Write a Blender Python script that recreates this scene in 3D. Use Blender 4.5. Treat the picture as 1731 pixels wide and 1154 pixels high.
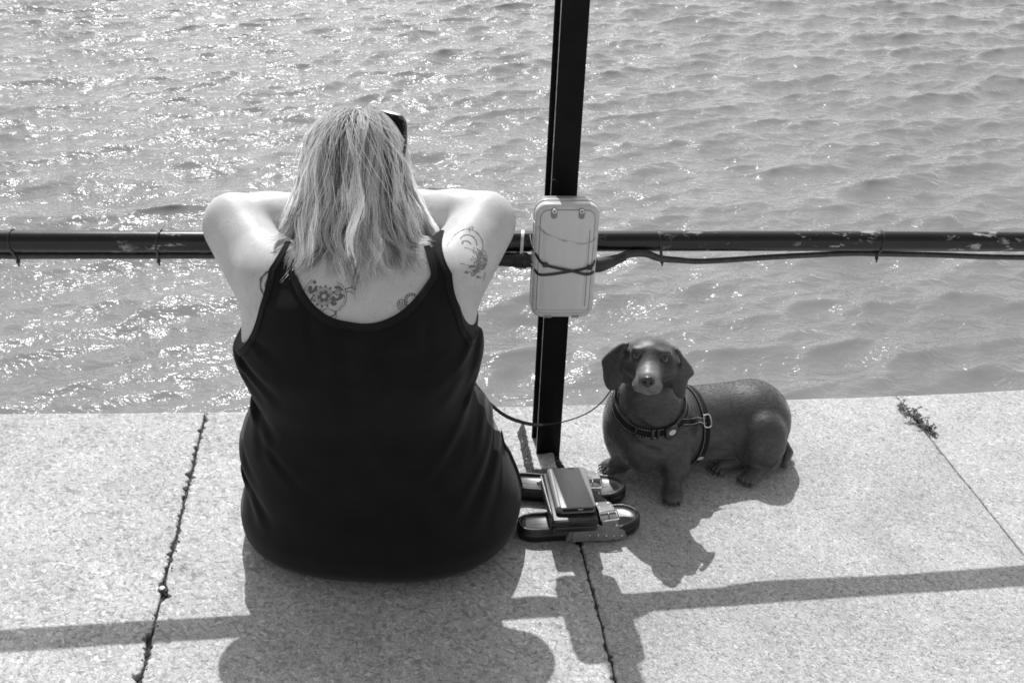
import bpy, bmesh, math, random
import numpy as np
from mathutils import Vector, Matrix

random.seed(7)
rng = np.random.default_rng(7)
scene = bpy.context.scene
for o in list(bpy.data.objects):
    bpy.data.objects.remove(o)
COL = scene.collection
PI = math.pi

# ------------------------------------------------------------------ camera
cam_d = bpy.data.cameras.new('camera')
cam_d.sensor_width = 36.0
cam_d.lens = 36.0 * 1900.0 / 1731.0
cam_d.clip_start = 0.05
cam_d.clip_end = 6000.0
cam = bpy.data.objects.new('camera', cam_d)
COL.objects.link(cam)
cam.matrix_world = (Matrix.Translation((0, 0, 1.45)) @ Matrix.Rotation(math.radians(90 - 27.85), 4, 'X')
                    @ Matrix.Rotation(math.radians(2.4), 4, 'Z'))
scene.camera = cam

# ------------------------------------------------------------------ light: sky (greyed, the photograph is black and white) and one sun
SUN_AZ, SUN_EL = math.radians(-11.5), math.radians(51.0)      # azimuth from +Y, negative = to the left
SUN_STRENGTH, SKY_STRENGTH, EXPOSURE = 3.2, 0.15, 0.47
world = bpy.data.worlds.new('World')
scene.world = world
world.use_nodes = True
wn = world.node_tree
wn.nodes.clear()
w_sky = wn.nodes.new('ShaderNodeTexSky')
w_sky.sky_type = 'NISHITA'
w_sky.sun_disc = False
w_sky.sun_elevation = SUN_EL
w_sky.sun_rotation = SUN_AZ
w_sky.dust_density = 1.6
w_bw = wn.nodes.new('ShaderNodeRGBToBW')
w_bg = wn.nodes.new('ShaderNodeBackground')
w_bg.inputs['Strength'].default_value = SKY_STRENGTH
w_out = wn.nodes.new('ShaderNodeOutputWorld')
wn.links.new(w_sky.outputs[0], w_bw.inputs[0])
wn.links.new(w_bw.outputs[0], w_bg.inputs['Color'])
wn.links.new(w_bg.outputs[0], w_out.inputs[0])

sun_d = bpy.data.lights.new('sun', 'SUN')
sun_d.energy = SUN_STRENGTH
sun_d.angle = math.radians(0.5)
sun_o = bpy.data.objects.new('sun', sun_d)
COL.objects.link(sun_o)
to_sun = Vector((math.sin(SUN_AZ) * math.cos(SUN_EL), math.cos(SUN_AZ) * math.cos(SUN_EL), math.sin(SUN_EL)))
sun_o.rotation_euler = to_sun.to_track_quat('Z', 'Y').to_euler()
sun_o.location = to_sun * 30

scene.view_settings.view_transform = 'Standard'
scene.view_settings.look = 'None'
scene.view_settings.exposure = EXPOSURE
scene.view_settings.gamma = 1.0
scene.view_settings.use_curve_mapping = False
scene.cycles.max_bounces = 8
scene.cycles.sample_clamp_indirect = 4.0
scene.cycles.sample_clamp_direct = 3.0
scene.cycles.filter_width = 1.7
scene.cycles.use_denoising = True
scene.cycles.denoising_prefilter = 'ACCURATE'

# ------------------------------------------------------------------ materials
class NT:
    """small wrapper round a material's node tree"""
    def __init__(self, name, base=0.5, rough=0.6, spec=0.5, **kw):
        self.m = bpy.data.materials.new(name)
        self.m.use_nodes = True
        self.t = self.m.node_tree
        self.b = self.t.nodes['Principled BSDF']
        self.b.inputs['Base Color'].default_value = (base, base, base, 1)
        self.b.inputs['Roughness'].default_value = rough
        self.b.inputs['Specular IOR Level'].default_value = spec
        for k, v in kw.items():
            self.b.inputs[k.replace('_', ' ')].default_value = v
        self._tc = None
    def n(self, typ, **kw):
        nd = self.t.nodes.new('ShaderNode' + typ)
        for k, v in kw.items():
            if k in nd.bl_rna.properties:
                setattr(nd, k, v)
            else:
                nd.inputs[k].default_value = v
        return nd
    def l(self, a, b):
        self.t.links.new(a, b)
    @property
    def obj(self):
        if self._tc is None:
            self._tc = self.n('TexCoord')
        return self._tc.outputs['Object']
    def noise(self, scale, detail=4, rough=0.55, vec=None, dist=0.0):
        nd = self.n('TexNoise')
        nd.inputs['Scale'].default_value = scale
        nd.inputs['Detail'].default_value = detail
        nd.inputs['Roughness'].default_value = rough
        nd.inputs['Distortion'].default_value = dist
        self.l(vec if vec is not None else self.obj, nd.inputs['Vector'])
        return nd.outputs['Fac']
    def mapping(self, scale=(1, 1, 1), rot=(0, 0, 0), vec=None, loc=(0, 0, 0)):
        nd = self.n('Mapping')
        nd.vector_type = 'TEXTURE'                     # turned first, then stretched
        nd.inputs['Scale'].default_value = [1 / k for k in scale]
        nd.inputs['Rotation'].default_value = rot
        nd.inputs['Location'].default_value = loc
        self.l(vec if vec is not None else self.obj, nd.inputs['Vector'])
        return nd.outputs[0]
    def ramp(self, fac, stops):
        nd = self.n('ValToRGB')
        cr = nd.color_ramp
        while len(cr.elements) < len(stops):
            cr.elements.new(0.5)
        for e, (p, v) in zip(cr.elements, stops):
            e.position = p
            e.color = (v, v, v, 1)
        self.l(fac, nd.inputs[0])
        return nd.outputs[0]
    def math(self, op, a, b=None, clamp=False):
        nd = self.n('Math')
        nd.operation = op
        nd.use_clamp = clamp
        for i, v in enumerate((a, b)):
            if v is None:
                continue
            if isinstance(v, (int, float)):
                nd.inputs[i].default_value = v
            else:
                self.l(v, nd.inputs[i])
        return nd.outputs[0]
    def mix(self, f, a, b):
        """scalar mix"""
        nd = self.n('Mix')
        for i, v in ((0, f), (2, a), (3, b)):
            if isinstance(v, (int, float)):
                nd.inputs[i].default_value = v
            else:
                self.l(v, nd.inputs[i])
        return nd.outputs[0]
    def color(self, v):
        self.l(v, self.b.inputs['Base Color'])
        return self
    def roughness(self, v):
        self.l(v, self.b.inputs['Roughness'])
        return self
    def bump(self, h, strength=0.3, dist=0.001):
        nd = self.n('Bump')
        nd.inputs['Strength'].default_value = strength
        nd.inputs['Distance'].default_value = dist
        self.l(h, nd.inputs['Height'])
        self.l(nd.outputs[0], self.b.inputs['Normal'])
        return self

def simple(name, base, rough, noise_scale=40, var=0.25, bump=0.15, bdist=0.0008, spec=0.5, **kw):
    t = NT(name, base, rough, spec, **kw)
    n = t.noise(noise_scale, 5)
    t.color(t.ramp(n, [(0.3, base * (1 - var)), (0.7, base * (1 + var))]))
    t.roughness(t.mix(t.noise(noise_scale * 0.6, 3), rough * 0.8, min(1, rough * 1.2)))
    t.bump(t.noise(noise_scale * 4, 3), bump, bdist)
    return t.m

# stone: flakes of light and dark grain laid in every direction
def stone(name, fine_k):
    t = NT(name, 0.5, 0.85, 0.25)
    oi = t.n('ObjectInfo')
    offs = t.n('VectorMath', operation='SCALE')
    comb = t.n('CombineXYZ')
    t.l(oi.outputs['Random'], comb.inputs[0]); t.l(oi.outputs['Random'], comb.inputs[1])
    t.l(comb.outputs[0], offs.inputs[0]); offs.inputs[3].default_value = 13.7
    addv = t.n('VectorMath', operation='ADD')
    t.l(t.obj, addv.inputs[0]); t.l(offs.outputs[0], addv.inputs[1])
    base_v = addv.outputs[0]
    warp = t.n('TexNoise'); warp.inputs['Scale'].default_value = 34 * fine_k; warp.inputs['Detail'].default_value = 2
    t.l(base_v, warp.inputs['Vector'])
    wsub = t.n('VectorMath', operation='SUBTRACT'); t.l(warp.outputs['Color'], wsub.inputs[0]); wsub.inputs[1].default_value = (0.5, 0.5, 0.5)
    wsc = t.n('VectorMath', operation='SCALE'); t.l(wsub.outputs[0], wsc.inputs[0]); wsc.inputs[3].default_value = 0.020 / fine_k
    wadd = t.n('VectorMath', operation='ADD'); t.l(base_v, wadd.inputs[0]); t.l(wsc.outputs[0], wadd.inputs[1])
    layers = []
    for ang, sc in ((0.35, 118 * fine_k), (1.9, 104 * fine_k), (-0.7, 132 * fine_k), (2.7, 96 * fine_k)):
        v = t.n('TexVoronoi'); v.inputs['Scale'].default_value = sc; v.inputs['Randomness'].default_value = 1.0
        t.l(t.mapping((0.66, 1.4, 1), (0, 0, ang), wadd.outputs[0]), v.inputs['Vector'])
        sep = t.n('SeparateColor'); t.l(v.outputs['Color'], sep.inputs[0])
        e = t.n('TexVoronoi'); e.feature = 'DISTANCE_TO_EDGE'; e.inputs['Scale'].default_value = sc
        t.l(t.mapping((0.66, 1.4, 1), (0, 0, ang), wadd.outputs[0]), e.inputs['Vector'])
        layers.append((sep.outputs[0], e.outputs['Distance']))
    pick1 = t.ramp(t.noise(42 * fine_k, 1, 0.5, base_v), [(0.47, 0), (0.53, 1)])
    pick2 = t.ramp(t.noise(37 * fine_k, 1, 0.5, t.mapping((1, 1, 1), (0, 0, 0), base_v, (5, 2, 0))), [(0.47, 0), (0.53, 1)])
    tone = t.mix(pick1, t.mix(pick2, layers[0][0], layers[1][0]), t.mix(pick2, layers[2][0], layers[3][0]))
    edge = t.mix(pick1, t.mix(pick2, layers[0][1], layers[1][1]), t.mix(pick2, layers[2][1], layers[3][1]))
    grain = t.ramp(tone, [(0.0, 0.32), (0.25, 0.475), (0.75, 0.56), (1.0, 0.69)])
    edge_d = t.ramp(edge, [(0.0, 0.62), (0.10, 1.0)])
    fine = t.ramp(t.noise(420, 4, 0.7, base_v), [(0.34, 0.52), (0.47, 1.0), (0.75, 1.10)])
    blotch = t.ramp(t.noise(7, 5, 0.6, base_v), [(0.3, 0.86), (0.7, 1.06)])
    pits = t.ramp(t.noise(75, 3, 0.6, base_v), [(0.30, 0.55), (0.38, 1.0)])
    stain = t.ramp(t.noise(2.3, 5, 0.7, base_v), [(0.3, 0.80), (0.6, 1.0)])
    sv = t.n('TexVoronoi'); sv.inputs['Scale'].default_value = 11; t.l(wadd.outputs[0], sv.inputs['Vector'])
    ss = t.n('SeparateColor'); t.l(sv.outputs['Color'], ss.inputs[0])
    spot = t.math('MULTIPLY', t.ramp(sv.outputs['Distance'], [(0.05, 1), (0.17, 0)]), t.ramp(ss.outputs[1], [(0.72, 0), (0.80, 1)]))
    pits = t.math('MULTIPLY', pits, t.mix(t.math('MULTIPLY', spot, t.ramp(t.noise(95, 3, 0.6, base_v), [(0.4, 0.1), (0.6, 0.8)])), 1.0, 0.45))
    c = t.math('MULTIPLY', grain, edge_d)
    own = t.mix(oi.outputs['Random'], 0.93, 1.06)
    for k in (fine, blotch, pits, stain, own):
        c = t.math('MULTIPLY', c, k)
    t.color(c)
    t.bump(t.math('ADD', t.math('MULTIPLY', tone, 0.5), t.math('ADD', t.math('MULTIPLY', t.noise(260, 4, 0.65, base_v), 0.9), edge_d)), 0.55, 0.0016)
    return t.m
M_STONE = stone('speckled_stone', 1.0)
M_STONE_FINE = stone('fine_speckled_stone', 1.55)

t = NT('rough_stone', 0.3, 0.9, 0.3)
n = t.noise(160, 6, 0.7)
t.color(t.ramp(n, [(0.3, 0.26), (0.5, 0.48), (0.7, 0.66)]))
t.bump(t.noise(150, 6, 0.7), 0.7, 0.002)
M_ROUGH = t.m
M_GRIT = simple('dark_grit', 0.06, 0.95, 300, 0.6, 0.8, 0.001)

# water: murky body, mirror skin, fine ripples
t = NT('sea_water', 0.2, 0.14)
body_c = t.ramp(t.noise(0.9, 3, 0.5), [(0.3, 0.160), (0.7, 0.192)])
rip1 = t.noise(9, 3, 0.5, t.mapping((0.75, 1.25, 1), (0, 0, 0.15)), 0.5)
rip2 = t.noise(30, 2, 0.5, t.mapping((0.8, 1.2, 1), (0, 0, -0.3)), 0.5)
bmp = t.n('Bump'); bmp.inputs['Strength'].default_value = 1.0; bmp.inputs['Distance'].default_value = 1.0
t.l(t.math('ADD', t.math('MULTIPLY', rip1, 0.026), t.math('MULTIPLY', rip2, 0.0060)), bmp.inputs['Height'])
# light scattered back from the murky depth does not follow the ripples: its normal is plain up
up_ = t.n('CombineXYZ'); up_.inputs[2].default_value = 1.0
dif = t.n('BsdfDiffuse'); t.l(body_c, dif.inputs['Color']); t.l(up_.outputs[0], dif.inputs['Normal'])
glo = t.n('BsdfGlossy'); glo.inputs['Roughness'].default_value = 0.115; glo.inputs['Color'].default_value = (1, 1, 1, 1); t.l(bmp.outputs[0], glo.inputs['Normal'])
fre = t.n('Fresnel'); fre.inputs['IOR'].default_value = 1.37; t.l(bmp.outputs[0], fre.inputs['Normal'])
msh = t.n('MixShader'); t.l(fre.outputs[0], msh.inputs[0]); t.l(dif.outputs[0], msh.inputs[1]); t.l(glo.outputs[0], msh.inputs[2])
t.l(msh.outputs[0], t.t.nodes['Material Output'].inputs['Surface'])
M_WATER = t.m

# painted metal: black gloss with chipped flecks
def paint(name, chips=0.62, base=0.012, r0=0.20, r1=0.34, spec=0.5):
    t = NT(name, base, 0.32, spec)
    n1 = t.noise(55, 6, 0.7, t.mapping((0.35, 1, 1)))
    n2 = t.noise(6, 3, 0.6, t.mapping((1, 1, 1), (0, 0, 0), None, (3, 1, 2)))
    m = t.math('MULTIPLY', t.ramp(n1, [(chips, 0), (chips + 0.03, 1)]), t.ramp(n2, [(0.5, 0), (0.6, 1)]))
    t.color(t.mix(m, t.ramp(t.noise(18, 4), [(0.3, base * 0.7), (0.7, base * 1.6)]), 0.34))
    t.roughness(t.mix(m, t.mix(t.noise(30, 4), r0, r1), 0.8))
    t.bump(t.math('SUBTRACT', t.math('MULTIPLY', t.noise(140, 3), 0.35), m), 0.35, 0.0006)
    return t.m
M_RAIL = paint('chipped_black_paint', 0.565, 0.006, 0.20, 0.32, 0.45)
M_POST = paint('black_post_paint', 0.70, 0.0045, 0.36, 0.55, 0.10)
M_RIMGLINT = simple('sandal_rim_glint', 0.30, 0.3, 80, 0.2)
M_SUNEDGE = simple('sunlit_edge_paint', 0.42, 0.5, 60, 0.5, 0.3)
M_BLACKRUB = simple('black_rubber', 0.018, 0.5, 60, 0.3)
M_TIE = simple('black_nylon', 0.016, 0.42, 90, 0.3)
M_WTIE = simple('clear_nylon', 0.66, 0.3, 90, 0.1)
M_OLDTIE = simple('dirty_clear_nylon', 0.50, 0.4, 60, 0.5)
M_CABLE = simple('cable_sheath', 0.035, 0.45, 80, 0.4)
M_BUCKLEM = simple('worn_buckle_metal', 0.34, 0.36, 120, 0.3, Metallic=1.0)
M_STEEL = simple('bright_metal', 0.62, 0.28, 90, 0.15, Metallic=1.0)
M_RUST = simple('rusted_metal', 0.05, 0.7, 120, 0.6, 0.9, 0.002)

t = NT('box_plastic', 0.5, 0.28, 0.5)
streak = t.noise(3.5, 3, 0.5, t.mapping((6, 1, 0.6)))
t.color(t.ramp(streak, [(0.3, 0.52), (0.7, 0.62)]))
t.roughness(t.mix(t.noise(25, 4), 0.2, 0.4))
t.bump(t.noise(300, 2), 0.04, 0.0003)
M_BOX = t.m
M_BOXRIM = simple('box_rim_plastic', 0.50, 0.3, 60, 0.08, 0.05)
M_BOXDARK = simple('box_recess_plastic', 0.22, 0.4, 60, 0.12, 0.05)

# skin
t = NT('skin', 0.5, 0.48, 0.35)
freck = t.ramp(t.noise(230, 3, 0.6), [(0.28, 0.70), (0.42, 1.0)])
mott = t.ramp(t.noise(20, 6, 0.65), [(0.3, 0.86), (0.7, 1.07)])
dots = t.n('TexVoronoi'); dots.inputs['Scale'].default_value = 70; t.l(t.obj, dots.inputs['Vector'])
dsel = t.n('SeparateColor'); t.l(dots.outputs['Color'], dsel.inputs[0])
dm = t.math('MULTIPLY', t.ramp(dots.outputs['Distance'], [(0.06, 1), (0.12, 0)]), t.ramp(dsel.outputs[0], [(0.80, 0), (0.84, 1)]))
c = t.math('MULTIPLY', t.math('MULTIPLY', freck, mott), 0.54)
c = t.mix(t.math('MULTIPLY', dm, 0.45), c, 0.2)
t.color(c)
t.bump(t.math('ADD', t.noise(420, 3, 0.6), t.math('MULTIPLY', t.noise(45, 4, 0.6), 1.5)), 0.22, 0.0010)
t.b.inputs['Subsurface Weight'].default_value = 0.12
t.b.inputs['Subsurface Radius'].default_value = (0.012, 0.012, 0.012)
t.b.inputs['Subsurface Scale'].default_value = 1.0
M_SKIN = t.m
M_INK = simple('tattoo_ink', 0.115, 0.6, 500, 0.35, 0.0)
M_INKSOFT = simple('faded_tattoo_ink', 0.18, 0.6, 300, 0.25, 0.0)

# cotton jersey
def cloth(name, base, scale=700, sheen=0.25):
    t = NT(name, base, 0.95, 0.12)
    w = t.n('TexWave'); w.inputs['Scale'].default_value = scale; w.inputs['Distortion'].default_value = 1.0
    t.l(t.mapping((1, 0.3, 0.12)), w.inputs['Vector'])
    t.color(t.ramp(t.noise(18, 4), [(0.3, base * 0.8), (0.7, base * 1.25)]))
    t.bump(t.math('ADD', t.math('MULTIPLY', w.outputs['Fac'], 0.3), t.noise(900, 2)), 0.25, 0.0006)
    t.b.inputs['Sheen Weight'].default_value = sheen
    t.b.inputs['Sheen Roughness'].default_value = 0.5
    return t.m
M_TANK = cloth('black_jersey', 0.0080, 700, 0.11)
M_TRIM = cloth('black_rib_trim', 0.014, 900, 0.12)
M_SHORTS = cloth('grey_knit', 0.16, 320, 0.2)

# hair
def hair_mat(name, k, rough=0.42, spec=0.6, trans=0.35):  # k scales the whole tone
    t = NT(name, 0.3, 0.5)
    out = t.t.nodes['Material Output']
    a = t.n('Attribute'); a.attribute_name = 'tone'
    hi = t.n('HairInfo')
    v = t.math('MULTIPLY', a.outputs['Fac'], t.mix(hi.outputs['Random'], 0.8 * k, 1.2 * k))
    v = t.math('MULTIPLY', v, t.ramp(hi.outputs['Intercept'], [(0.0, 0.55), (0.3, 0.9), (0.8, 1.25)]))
    t.color(v)
    t.b.inputs['Roughness'].default_value = rough
    t.b.inputs['Specular IOR Level'].default_value = spec
    tr = t.n('BsdfTranslucent')
    t.l(v, tr.inputs['Color'])
    ms = t.n('MixShader'); ms.inputs[0].default_value = trans
    t.l(t.b.outputs[0], ms.inputs[1]); t.l(tr.outputs[0], ms.inputs[2])
    t.l(ms.outputs[0], out.inputs['Surface'])
    return t.m
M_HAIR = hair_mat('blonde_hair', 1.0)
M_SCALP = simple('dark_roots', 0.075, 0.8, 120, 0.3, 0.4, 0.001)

# dog
t = NT('short_brown_coat', 0.04, 0.42, 0.5)
streaks = t.noise(120, 4, 0.6, t.mapping((0.22, 1.3, 0.9), (0, 0.25, 0.38)))
c = t.ramp(streaks, [(0.25, 0.036), (0.5, 0.054), (0.78, 0.076)])
c = t.math('MULTIPLY', c, t.ramp(t.noise(11, 4), [(0.3, 0.85), (0.7, 1.18)]))
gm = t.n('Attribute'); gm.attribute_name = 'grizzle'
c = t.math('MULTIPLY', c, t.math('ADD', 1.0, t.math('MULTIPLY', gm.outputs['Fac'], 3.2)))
t.color(c)
t.roughness(t.mix(t.noise(20, 3), 0.40, 0.54))
t.bump(t.math('ADD', streaks, t.math('MULTIPLY', t.noise(330, 2, 0.5, t.mapping((0.3, 1.2, 0.9), (0, 0.25, 0.38))), 0.4)), 0.42, 0.0016)
t.b.inputs['Sheen Weight'].default_value = 0.5
t.b.inputs['Sheen Roughness'].default_value = 0.3
M_DOG = t.m
M_NOSE = simple('wet_nose', 0.035, 0.25, 400, 0.4, 0.5, 0.0006)
M_NOSTRIL = simple('nostril', 0.006, 0.8, 80, 0.2)
M_EYEW = simple('dark_eyeball', 0.13, 0.06, 200, 0.35, 0.0)
M_PUPIL = simple('pupil', 0.006, 0.05, 60, 0.1, 0.0)
M_LID = simple('eyelid_rim', 0.012, 0.4, 120, 0.3)
M_CLAW = simple('claw', 0.03, 0.3, 200, 0.4)
M_WEB = cloth('black_webbing', 0.013, 900, 0.1)
M_STITCH = simple('reflective_stitch', 0.55, 0.5, 200, 0.1)
M_BUCKLE = simple('buckle_plastic', 0.022, 0.3, 80, 0.2)
M_BADGE = simple('pale_badge', 0.55, 0.35, 80, 0.08, 0.05)

# leather goods
M_EVA = simple('sandal_sole_black', 0.008, 0.34, 80, 0.3)
M_FOOTBED = simple('sandal_footbed', 0.030, 0.32, 50, 0.3, 0.1)
M_STRAP = simple('grey_leather_strap', 0.17, 0.42, 160, 0.22, 0.35)
M_WALLET = simple('black_leather', 0.009, 0.38, 170, 0.3, 0.35)
M_PHONE = simple('grey_leather', 0.18, 0.36, 190, 0.14, 0.3)
M_ZIP = simple('zip_edge', 0.42, 0.35, 300, 0.3, Metallic=0.8)
M_TORT = NT('tortoiseshell', 0.03, 0.12, 0.5)
M_TORT.color(M_TORT.ramp(M_TORT.noise(85, 4, 0.6, None, 1.5), [(0.42, 0.01), (0.55, 0.05), (0.66, 0.30)]))
M_TORT = M_TORT.m
M_LENS = simple('dark_lens', 0.02, 0.05, 60, 0.1, 0.0)
M_LEAF = simple('weed_leaf', 0.055, 0.6, 150, 0.45, 0.3)

# ------------------------------------------------------------------ builders
def put(o, parent=None, loc=None, label=None, cat=None, group=None, kind=None):
    COL.objects.link(o)
    if loc is not None:
        o.location = loc
    if parent is not None:
        o.parent = parent
    for k, v in (('label', label), ('category', cat), ('group', group), ('kind', kind)):
        if v:
            o[k] = v
    return o

WLOC = {}
def thing(name, loc, label=None, cat=None, group=None, kind=None):
    o = bpy.data.objects.new(name, None)
    o.empty_display_size = 0.05
    put(o, None, loc, label, cat, group, kind)
    WLOC[o.name] = np.array(loc, float)
    return o

def mesh(name, V, F, mat, parent=None, loc=None, smooth=True, label=None, cat=None, group=None, kind=None, sharp=None, **attrs):
    """V in world coordinates; the object's origin goes to loc (or stays on its parent's)"""
    V = np.asarray(V, float).reshape(-1, 3)
    o0 = WLOC[parent.name] if parent is not None else np.zeros(3)
    L = o0 if loc is None else np.array(loc, float)
    me = bpy.data.meshes.new(name)
    me.from_pydata((V - L).tolist(), [], [tuple(int(i) for i in f) for f in F] if not isinstance(F, np.ndarray) else F.tolist())
    me.materials.append(mat)
    me.polygons.foreach_set('use_smooth', [smooth] * len(me.polygons))
    if sharp is not None:
        me.set_sharp_from_angle(angle=math.radians(sharp))
    for k, v in attrs.items():
        a = me.attributes.new(k, 'FLOAT', 'POINT')
        a.data.foreach_set('value', np.asarray(v, np.float32))
    me.update()
    o = bpy.data.objects.new(name, me)
    put(o, parent, L - o0, label, cat, group, kind)
    WLOC[o.name] = L
    return o

class G:
    """collects shapes into one mesh"""
    def __init__(self):
        self.V, self.F = [], []
        self.n = 0
    def add(self, V, F):
        V = np.asarray(V, float).reshape(-1, 3)
        self.V.append(V)
        for f in F:
            self.F.append([int(i) + self.n for i in f])
        self.n += len(V)
        return self
    def arr(self):
        return np.concatenate(self.V), self.F
    def build(self, name, mat, parent=None, **kw):
        V, F = self.arr()
        return mesh(name, V, F, mat, parent, **kw)

def frame(ax):
    ax = np.asarray(ax, float); ax = ax / np.linalg.norm(ax)
    h = np.array([0, 0, 1.0]) if abs(ax[2]) < 0.9 else np.array([1.0, 0, 0])
    u = np.cross(h, ax); u /= np.linalg.norm(u)
    return u, np.cross(ax, u), ax

def catmull(P, n):
    P = np.asarray(P, float)
    Q = np.vstack([2 * P[0] - P[1], P, 2 * P[-1] - P[-2]])
    out = []
    m = len(P) - 1
    tt = np.linspace(0, m, n)
    for t_ in tt:
        i = min(int(t_), m - 1); f = t_ - i
        p0, p1, p2, p3 = Q[i], Q[i + 1], Q[i + 2], Q[i + 3]
        out.append(0.5 * (2 * p1 + (p2 - p0) * f + (2 * p0 - 5 * p1 + 4 * p2 - p3) * f * f + (3 * p1 - p0 - 3 * p2 + p3) * f ** 3))
    return np.array(out)

def tube(P, r, seg=12, cap=True, closed=False):
    P = np.asarray(P, float); n = len(P)
    r = np.broadcast_to(np.asarray(r, float), (n,))
    T = np.gradient(P, axis=0) if not closed else np.roll(P, -1, 0) - np.roll(P, 1, 0)
    T /= np.linalg.norm(T, axis=1)[:, None] + 1e-12
    u, v, _ = frame(T[0])
    V = []
    a = np.linspace(0, 2 * PI, seg, endpoint=False)
    for i in range(n):
        u = u - T[i] * np.dot(u, T[i]); u /= np.linalg.norm(u)
        v = np.cross(T[i], u)
        V.append(P[i] + r[i] * (np.cos(a)[:, None] * u + np.sin(a)[:, None] * v))
    V = np.concatenate(V)
    F = []
    for i in range(n if closed else n - 1):
        j = (i + 1) % n
        for k in range(seg):
            k2 = (k + 1) % seg
            F.append([i * seg + k, i * seg + k2, j * seg + k2, j * seg + k])
    if cap and not closed:
        F.append(list(range(seg))[::-1]); F.append([(n - 1) * seg + k for k in range(seg)])
    return V, F

def strip(P, Wd, Nn, w, th):
    """flat band along P: Wd width direction, Nn face normal (arrays), with thickness"""
    P = np.asarray(P, float); n = len(P)
    Wd = np.broadcast_to(np.asarray(Wd, float), (n, 3)); Nn = np.broadcast_to(np.asarray(Nn, float), (n, 3))
    w = np.broadcast_to(np.asarray(w, float), (n,))[:, None]
    c = [P - Wd * w / 2 - Nn * th / 2, P + Wd * w / 2 - Nn * th / 2, P + Wd * w / 2 + Nn * th / 2, P - Wd * w / 2 + Nn * th / 2]
    V = np.stack(c, 1).reshape(-1, 3)
    F = []
    for i in range(n - 1):
        for k in range(4):
            k2 = (k + 1) % 4
            F.append([i * 4 + k, i * 4 + k2, i * 4 + 4 + k2, i * 4 + 4 + k])
    F.append([3, 2, 1, 0]); F.append([(n - 1) * 4 + k for k in range(4)])
    return V, F

def bbox(cx, cy, cz, sx, sy, sz, bev=0.0, seg=2, M=None):
    """bevelled box"""
    bm = bmesh.new()
    bmesh.ops.create_cube(bm, size=1.0)
    bmesh.ops.scale(bm, vec=(sx, sy, sz), verts=bm.verts)
    if bev > 0:
        bmesh.ops.bevel(bm, geom=list(bm.edges), offset=bev, segments=seg, profile=0.5, affect='EDGES')
    bm.verts.ensure_lookup_table()
    V = np.array([v.co[:] for v in bm.verts]); F = [[v.index for v in f.verts] for f in bm.faces]
    bm.free()
    V = V + np.array([cx, cy, cz])
    if M is not None:
        V = V @ np.asarray(M[0]).T + np.asarray(M[1])
    return V, F

def prism(poly, h0, h1, bev=0.0, seg=3, M=None):
    """polygon (xy) extruded from h0 to h1, its horizontal rims rounded by bev"""
    poly = np.asarray(poly, float); n = len(poly)
    nx = np.roll(poly, -1, 0) - np.roll(poly, 1, 0)
    nrm = np.stack([nx[:, 1], -nx[:, 0]], 1); nrm /= np.linalg.norm(nrm, axis=1)[:, None] + 1e-12
    area = 0.5 * np.sum(poly[:, 0] * np.roll(poly[:, 1], -1) - np.roll(poly[:, 0], -1) * poly[:, 1])
    if area < 0:
        nrm = -nrm
    rings = []
    if bev > 0:
        for k in range(seg + 1):
            a = PI / 2 * k / seg
            rings.append((bev * (1 - math.sin(a)), h0 + bev * (1 - math.cos(a))))
        for k in range(seg + 1):
            a = PI / 2 * k / seg
            rings.append((bev * (1 - math.cos(a)), h1 - bev * (1 - math.sin(a))))
    else:
        rings = [(0, h0), (0, h1)]
    V = np.concatenate([np.column_stack([poly - nrm * d, np.full(n, z)]) for d, z in rings])
    F = []
    for i in range(len(rings) - 1):
        for k in range(n):
            k2 = (k + 1) % n
            f = [i * n + k, i * n + k2, (i + 1) * n + k2, (i + 1) * n + k]
            F.append(f if area > 0 else f[::-1])
    b = list(range(n)); tp = [(len(rings) - 1) * n + k for k in range(n)]
    F.append(b[::-1] if area > 0 else b); F.append(tp if area > 0 else tp[::-1])
    if M is not None:
        V = V @ np.asarray(M[0]).T + np.asarray(M[1])
    return V, F

def rrect(w, h, r, n=6):
    P = []
    for cx, cy, a0 in ((w / 2 - r, h / 2 - r, 0), (-w / 2 + r, h / 2 - r, PI / 2), (-w / 2 + r, -h / 2 + r, PI), (w / 2 - r, -h / 2 + r, 1.5 * PI)):
        for k in range(n + 1):
            a = a0 + PI / 2 * k / n
            P.append((cx + r * math.cos(a), cy + r * math.sin(a)))
    return np.array(P)

def sphere(c, r, nu=16, nv=10, R=None):
    r = np.broadcast_to(np.asarray(r, float), (3,))
    V = [[0, 0, 1.0]]
    for i in range(1, nv):
        th = PI * i / nv
        for k in range(nu):
            a = 2 * PI * k / nu
            V.append([math.sin(th) * math.cos(a), math.sin(th) * math.sin(a), math.cos(th)])
    V.append([0, 0, -1.0])
    V = np.array(V) * r
    if R is not None:
        V = V @ np.asarray(R).T
    F = [[0, 1 + k, 1 + (k + 1) % nu] for k in range(nu)]
    for i in range(nv - 2):
        for k in range(nu):
            k2 = (k + 1) % nu
            F.append([1 + i * nu + k, 1 + (i + 1) * nu + k, 1 + (i + 1) * nu + k2, 1 + i * nu + k2])
    e = 1 + (nv - 1) * nu
    F += [[e, 1 + (nv - 2) * nu + (k + 1) % nu, 1 + (nv - 2) * nu + k] for k in range(nu)]
    return V + np.asarray(c, float), F

def rotz(a):
    c_, s_ = math.cos(a), math.sin(a)
    return np.array([[c_, -s_, 0], [s_, c_, 0], [0, 0, 1.0]])

# ------------------------------------------------------------------ implicit surfaces for bodies (union of soft tapered limbs, then meshed)
def cap(P, a, b, r1, r2):
    a = np.asarray(a, float); ba = np.asarray(b, float) - a
    pa = P - a
    h = np.clip(pa @ ba / (ba @ ba), 0, 1)
    return np.linalg.norm(pa - h[:, None] * ba, axis=1) - (r1 + (r2 - r1) * h)

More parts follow.
